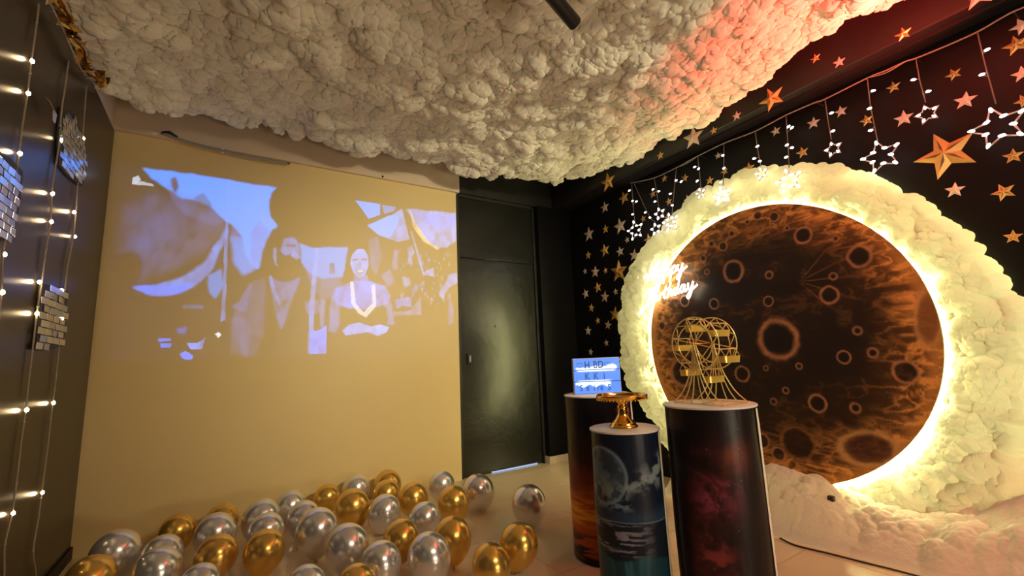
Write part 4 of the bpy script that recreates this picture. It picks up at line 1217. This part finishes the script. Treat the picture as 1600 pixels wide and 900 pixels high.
def nebula(a, z, r, h):
    c_ = base(a.shape, (.010, .007, .009))
    n = fbm(a * 9, z * 9, 3, 6)
    f = fbm(a * 7 + n * 2, z * 7, 53, 6)
    spine = -.035 + .15 * (z - .35)
    w = np.exp(-((a - spine) / .075) ** 2) * smooth(z, .02, .2) * smooth(.82 - z, 0, .25)
    w = np.maximum(w, np.exp(-((a - spine + .03) / .12) ** 2) * smooth(.30 - z, 0, .3))
    c_ = mixc(c_, (.10, .018, .022), w * smooth(f, .30, .62) * 1.2)
    c_ = mixc(c_, (.34, .06, .12), w * smooth(f, .47, .68) * smooth(z, .30, .55))
    c_ = mixc(c_, (.26, .040, .040), w * smooth(f, .44, .68) * smooth(.45 - z, 0, .2))
    c_ = mixc(c_, (.008, .006, .008), smooth(fbm(a * 20, z * 20, 59, 5), .52, .62) * w * .8)
    c_ = mixc(c_, (.16, .035, .014), np.exp(-((a - .075) / .05) ** 2 - ((z - .66) / .06) ** 2) * smooth(n, .4, .65))
    st = _hash(np.floor(a * 260), np.floor(z * 260), 5)
    c_ = mixc(c_, (.35, .30, .32), (st > .9996) * .4)
    return c_
p1 = pillar('printed_pedestal', 'tall round pedestal with a red sunset sea print, behind the other two', 1.847, 1.972, .19, .860, sunset)
p2 = pillar('printed_pedestal', 'short round pedestal with a blue night sea and moon print', 1.580, 1.525, .155, .747, night_sea)
p3 = pillar('printed_pedestal', 'tall round pedestal with a dark maroon nebula print, nearest the moon', 1.830, 1.247, .19, .850, nebula)

# ------------------------------------------------------------------ light box on the sunset pedestal
lbx = thing('letter_light_box', 'small glowing blue light box with three rows of letters on the sunset pedestal', 'light box', (1.850, 1.972, .8605))
lbx.rotation_euler = (0, 0, math.atan2(-.150, .230) + .02)         # local +x runs to the right along the face, -y faces the camera
LW, LH = .275, .205
b = bmesh.new()
box(b, -LW / 2, LW / 2, -.018, .024, 0, LH, bevel=.003)
obj('casing', b, M['box_frame'], lbx)
U2, V2 = np.meshgrid(np.linspace(-LW / 2 + .003, LW / 2 - .003, 150), np.linspace(.003, LH - .003, 120), indexing='ij')
uu, vv = U2 / LW + .5, V2 / LH
blue = np.array((.105, .285, .95))
hot = np.zeros(uu.shape)
hot = np.maximum(hot, 1.3 * smooth(.76 + .08 * np.exp(-((uu - .82) / .12) ** 2) + .05 * np.exp(-((uu - .5) / .1) ** 2) - vv, 0, .07) * (vv > .675) * smooth(uu, .03, .10) * smooth(.95 - uu, 0, .06))
hot = np.maximum(hot, 1.0 * smooth(vv, .60, .66) * (vv < .668) * smooth(uu, .05, .15) * smooth(.93 - uu, 0, .1))
hot = np.maximum(hot, .75 * smooth(.40 - vv, 0, .05) * (vv > .348) * smooth(uu, .06, .15) * smooth(.85 - uu, 0, .15))
hot = np.maximum(hot, 1.3 * smooth(vv, .20 + .05 * np.sin(uu * 24), .27) * (vv < .338) * smooth(uu, .02, .07) * smooth(.80 - uu, 0, .06))
pc = blue * (1 - np.clip(hot, 0, 1))[..., None] + np.array((1.5, 1.6, 1.9)) * np.clip(hot, 0, 1)[..., None]
pm = grid_mesh('lit_panel', U2, np.full(U2.shape, -.0192), V2, colors=pc, smooth=False)
M['panel'] = print_mat('lit_blue_panel', 0.35, 0.4, emission=1.0, base=(.05, .08, .2))
link('lit_panel', pm, M['panel'], lbx)
for zz_ in (.672, .342):
    b = bmesh.new()
    box(b, -LW / 2 + .004, LW / 2 - .004, -.0245, -.019, LH * zz_ - .0022, LH * zz_ + .0022)
    obj('letter_rail', b, M['letter_pale'], lbx)
dg = bpy.context.evaluated_depsgraph_get
def letters(txt, uc, vb_, hgt_, m, wid=.8):
    cu = bpy.data.curves.new('letter', 'FONT')
    cu.body = txt
    cu.size = hgt_ / .70
    cu.extrude = .0006
    cu.offset = .0009
    cu.align_x = 'CENTER'
    o = bpy.data.objects.new('letter', cu)
    COL.objects.link(o)
    bpy.context.view_layer.update()
    me = bpy.data.meshes.new_from_object(o.evaluated_get(dg()))
    bpy.data.objects.remove(o)
    me.transform(Matrix.Translation(((uc - .5) * LW, -.0225, vb_ * LH)) @ Matrix.Rotation(PI / 2, 4, 'X') @ Matrix.Diagonal((wid, 1, 1, 1)))
    return link('letter', me, m, lbx)
letters('H', .300, .715, .040, M['letter']); letters('B', .475, .715, .040, M['letter']); letters('D', .590, .715, .040, M['letter'])
letters('K', .290, .395, .040, M['letter_pale']); letters('K', .475, .395, .040, M['letter_pale']); letters('i', .650, .395, .040, M['letter_pale'])
for ch, uc in (('S', .150), ('e', .285), ('i', .425), ('r', .510), ('e', .580), ('S', .740)):
    letters(ch, uc, .095, .034, M['letter_pale'])
for uc in (.145, .735):
    b = bmesh.new()
    hp_ = []
    for k in range(28):
        t_ = 2 * PI * k / 28
        hp_.append((.00105 * 16 * math.sin(t_) ** 3 + (uc - .5) * LW, -.0222,
                    .00105 * (13 * math.cos(t_) - 5 * math.cos(2 * t_) - 2 * math.cos(3 * t_) - math.cos(4 * t_)) + .81 * LH))
    tube(b, hp_, .0011, 5, closed=True)
    obj('heart', b, M['letter'], lbx)

# ------------------------------------------------------------------ gold cake stand
ck = thing('cake_stand', 'shiny gold cake stand on the short night sea pedestal', 'cake stand', (1.580, 1.525, .7475))
b = bmesh.new()
lathe(b, [(0, 0), (.064, 0), (.066, .004), (.062, .010), (.056, .013), (.057, .018), (.050, .024), (.038, .036), (.027, .052), (.021, .068), (.0225, .074), (.018, .080), (.0235, .088), (.0225, .096), (.017, .101), (.022, .108), (.026, .118), (.026, .126), (0, .126)], 48)
obj('pedestal_foot', b, M['gold'], ck, True)
b = bmesh.new()
lathe(b, [(0, .126), (.100, .126), (.112, .128), (.116, .134), (.117, .146), (.115, .148), (.113, .146), (.111, .135), (.106, .133), (0, .133)], 64)
o = obj('plate', b, M['gold'], ck, True)
o.data.set_sharp_from_angle(angle=.7)
b = bmesh.new()
for k in range(44):      # beaded lower rim of the plate
    a = 2 * PI * k / 44
    bmesh.ops.create_icosphere(b, subdivisions=1, radius=.0042, matrix=Matrix.Translation((.1145 * math.cos(a), .1145 * math.sin(a), .1265)))
obj('beaded_rim', b, M['gold'], ck, True)

# ------------------------------------------------------------------ gold wire ferris wheel on the nebula pedestal
fw = thing('ferris_wheel', 'gold wire ferris wheel ornament with six baskets on the nebula pedestal', 'ferris wheel', (1.834, 1.243, .8505))
HZ, RAD, HA = .262, .118, .074       # hub height, rim radius, half axle
WR = .0027
b = bmesh.new()
bl = .124
rect = [(-HA - .012, -bl, .003), (HA + .012, -bl, .003), (HA + .012, bl, .003), (-HA - .012, bl, .003)]
for i in range(4):
    tube(b, [rect[i], rect[(i + 1) % 4]], .0026, 6)
tube(b, [(-HA - .012, 0, .003), (HA + .012, 0, .003)], WR, 6)
obj('base_frame', b, M['gold_wire'], fw)
for sx in (-1, 1):
    b = bmesh.new()
    for e in (-1, -.62, -.25, .25, .62, 1):
        pts = spline([(sx * HA, 0, HZ), (sx * (HA + .002), e * .014, HZ - .07), (sx * (HA + .006), e * .034, HZ - .14), (sx * (HA + .010), e * .072, HZ - .21), (sx * (HA + .012), e * bl, .003)], 6)
        tube(b, pts, WR, 6)
    obj('stand', b, M['gold_wire'], fw, True)
ROT = math.radians(14)
def rimpt(x, k, f=1.0):
    a = ROT + k * PI / 3
    return Vector((x, RAD * f * math.cos(a), HZ + RAD * f * math.sin(a)))
for sx in (-1, 1):
    b = bmesh.new()
    x = sx * (HA - .008)
    for f in (1.0, .72):
        tube(b, [(x, RAD * f * math.cos(2 * PI * k / 56), HZ + RAD * f * math.sin(2 * PI * k / 56)) for k in range(56)], WR, 6, closed=True)
    for k in range(6):
        tube(b, [Vector((x, 0, HZ)), rimpt(x, k)], WR * .9, 6)
        tube(b, [rimpt(x, k, .72), rimpt(x, k + .5, 1.0)], WR * .8, 5)
        tube(b, [rimpt(x, k, .72), rimpt(x, k - .5, 1.0)], WR * .8, 5)
    obj('wheel_rim', b, M['gold_wire'], fw, True)
b = bmesh.new()
tube(b, [(-HA - .008, 0, HZ), (HA + .008, 0, HZ)], .0036, 8)
for sx in (-1, 1):
    bmesh.ops.create_icosphere(b, subdivisions=2, radius=.007, matrix=Matrix.Translation((sx * (HA + .004), 0, HZ)))
obj('axle', b, M['gold'], fw, True)
b0 = bmesh.new()
n_ = 24
GW, GD, GH = .060, .024, .028
ringA = []
for zz_, sc in ((-.058, .92), (-.058 + GH, 1.0)):
    ringA.append([b0.verts.new((GW * math.copysign(abs(math.cos(2 * PI * k / n_)) ** .5, math.cos(2 * PI * k / n_)) * sc,
                                GD * math.copysign(abs(math.sin(2 * PI * k / n_)) ** .5, math.sin(2 * PI * k / n_)) * sc, zz_)) for k in range(n_)])
for k in range(n_):
    b0.faces.new((ringA[0][k], ringA[0][(k + 1) % n_], ringA[1][(k + 1) % n_], ringA[1][k]))
b0.faces.new(list(reversed(ringA[0])))
TUB = bpy.data.meshes.new('basket')
b0.to_mesh(TUB); b0.free()
TUB.materials.append(M['satin_gold'])
b0 = bmesh.new()
tube(b0, [(-HA + .008, 0, 0), (HA - .008, 0, 0)], WR, 6)
for sx in (-1, 1):
    for sy in (-1, 1):
        tube(b0, [(sx * .055, 0, 0), (sx * .055, sy * .018, -.034)], WR * .7, 5)
HANG = bpy.data.meshes.new('hanger')
b0.to_mesh(HANG); b0.free()
HANG.materials.append(M['gold_wire'])
for k in range(6):
    p = rimpt(0, k)
    o = bpy.data.objects.new('basket', TUB); COL.objects.link(o); o.parent = fw; o.location = p
    h_ = bpy.data.objects.new('hanger', HANG); COL.objects.link(h_); h_.parent = o

# ------------------------------------------------------------------ balloons
prof = []
for k in range(25):
    t_ = PI * k / 24
    z_ = math.cos(t_)
    r_ = math.sin(t_) * (1 if z_ > 0 else (1 - .16 * (-z_) ** 1.6))
    zz_ = z_ * (1.08 if z_ > 0 else 1.20)
    prof.append((max(r_, 0) * .965, zz_))
bb = bmesh.new()
lathe(bb, prof, 44)
ENV = bpy.data.meshes.new('envelope')
bb.to_mesh(ENV); bb.free()
ENV.shade_smooth()
ENV2 = ENV.copy()
ENV.materials.append(M['balloon_gold']); ENV2.materials.append(M['balloon_silver'])
bb = bmesh.new()
lathe(bb, [(0, -1.17), (.05, -1.19), (.06, -1.215), (.035, -1.235), (.045, -1.26), (.085, -1.30), (.06, -1.31), (0, -1.28)], 14)
KN = bpy.data.meshes.new('knot')
bb.to_mesh(KN); bb.free()
KN.shade_smooth()
KN2 = KN.copy()
KN.materials.append(M['balloon_gold']); KN2.materials.append(M['balloon_silver'])
BALLOON_LABELS = [
 'silver chrome balloon by the wall corner left of the black door',
 'silver chrome balloon with visible knot in front of the black door',
 'silver chrome balloon standing alone on the floor right of the pile',
 'gold chrome balloon furthest right, nearest the sunset pedestal',
 'gold chrome balloon at the bottom edge, left of the rightmost gold one',
 'gold chrome balloon in front of the silver one by the wall corner',
 'gold chrome balloon behind the silver one, against the middle of the wall',
 'gold chrome balloon highest in the pile, touching the cream wall',
 'gold chrome balloon just under the highest gold balloon',
 'silver chrome balloon against the wall left of the highest gold one',
 'gold chrome balloon against the wall, leftmost of the middle golds',
 'gold chrome balloon between two silver ones in the middle row',
 'silver chrome balloon in the middle of the pile, gold to either side',
 'silver chrome balloon in the gap behind the right hand gold pair',
 'gold chrome balloon at the right edge of the pile, second row',
 'gold chrome balloon behind the large front silver balloon',
 'large silver chrome balloon at the front right of the pile',
 'silver chrome balloon cut by the bottom edge, left of the large front one',
 'silver chrome balloon in the front row, third silver from the right',
 'large silver chrome balloon in the left middle, in front of another silver',
 'silver chrome balloon half hidden behind the large left middle silver',
 'silver chrome balloon against the wall at the left middle',
 'silver chrome balloon directly behind the front left gold balloon',
 'silver chrome balloon upper of the silver pair in the left half',
 'gold chrome balloon in front of the silver pair in the left half',
 'gold chrome balloon at the front, second gold from the left corner pile',
 'silver chrome balloon above the front gold, right of the wall gold',
 'gold chrome balloon against the wall peeking over a silver one',
 'gold chrome balloon against the wall nearest the left corner',
 'big silver chrome balloon in the left corner of the room',
 'silver chrome balloon right behind the bottom left silver',
 'silver chrome balloon at the bottom left, in front of a matching one',
 'gold chrome balloon in the bottom left corner under the big silver',
 'silver chrome balloon barely showing at the bottom left edge',
 'silver chrome balloon barely showing at the bottom middle edge',
 'gold chrome balloon barely showing at the bottom middle edge']
rbn = random.Random(9)
for (x, y, r, kd), lb in zip(BALLOONS, BALLOON_LABELS):
    t = thing('balloon', lb, 'balloon', (x, y, 0), 'chrome balloons on the floor')
    tx, ty, tz = rbn.uniform(-.28, .28), rbn.uniform(-.28, .28), rbn.uniform(0, 6)
    if 'visible knot' in lb:
        tx, ty, tz = .1, -.38, 0
    R_ = Matrix.Rotation(tz, 3, 'Z') @ Matrix.Rotation(ty, 3, 'Y') @ Matrix.Rotation(tx, 3, 'X')
    low = min((R_ @ Vector((p_[0] * math.cos(a), p_[0] * math.sin(a), p_[1]))).z for p_ in prof + [(.08, -1.30)] for a in (0, .8, 1.6, 2.4, 3.1, 3.9, 4.7, 5.5))
    e = bpy.data.objects.new('envelope', ENV if kd == 'g' else ENV2)
    k_ = bpy.data.objects.new('knot', KN if kd == 'g' else KN2)
    for o in (e, k_):
        COL.objects.link(o)
        o.parent = t
        o.rotation_euler = R_.to_euler()
        o.scale = (r, r, r)
        o.location = (0, 0, -low * r + .0005)
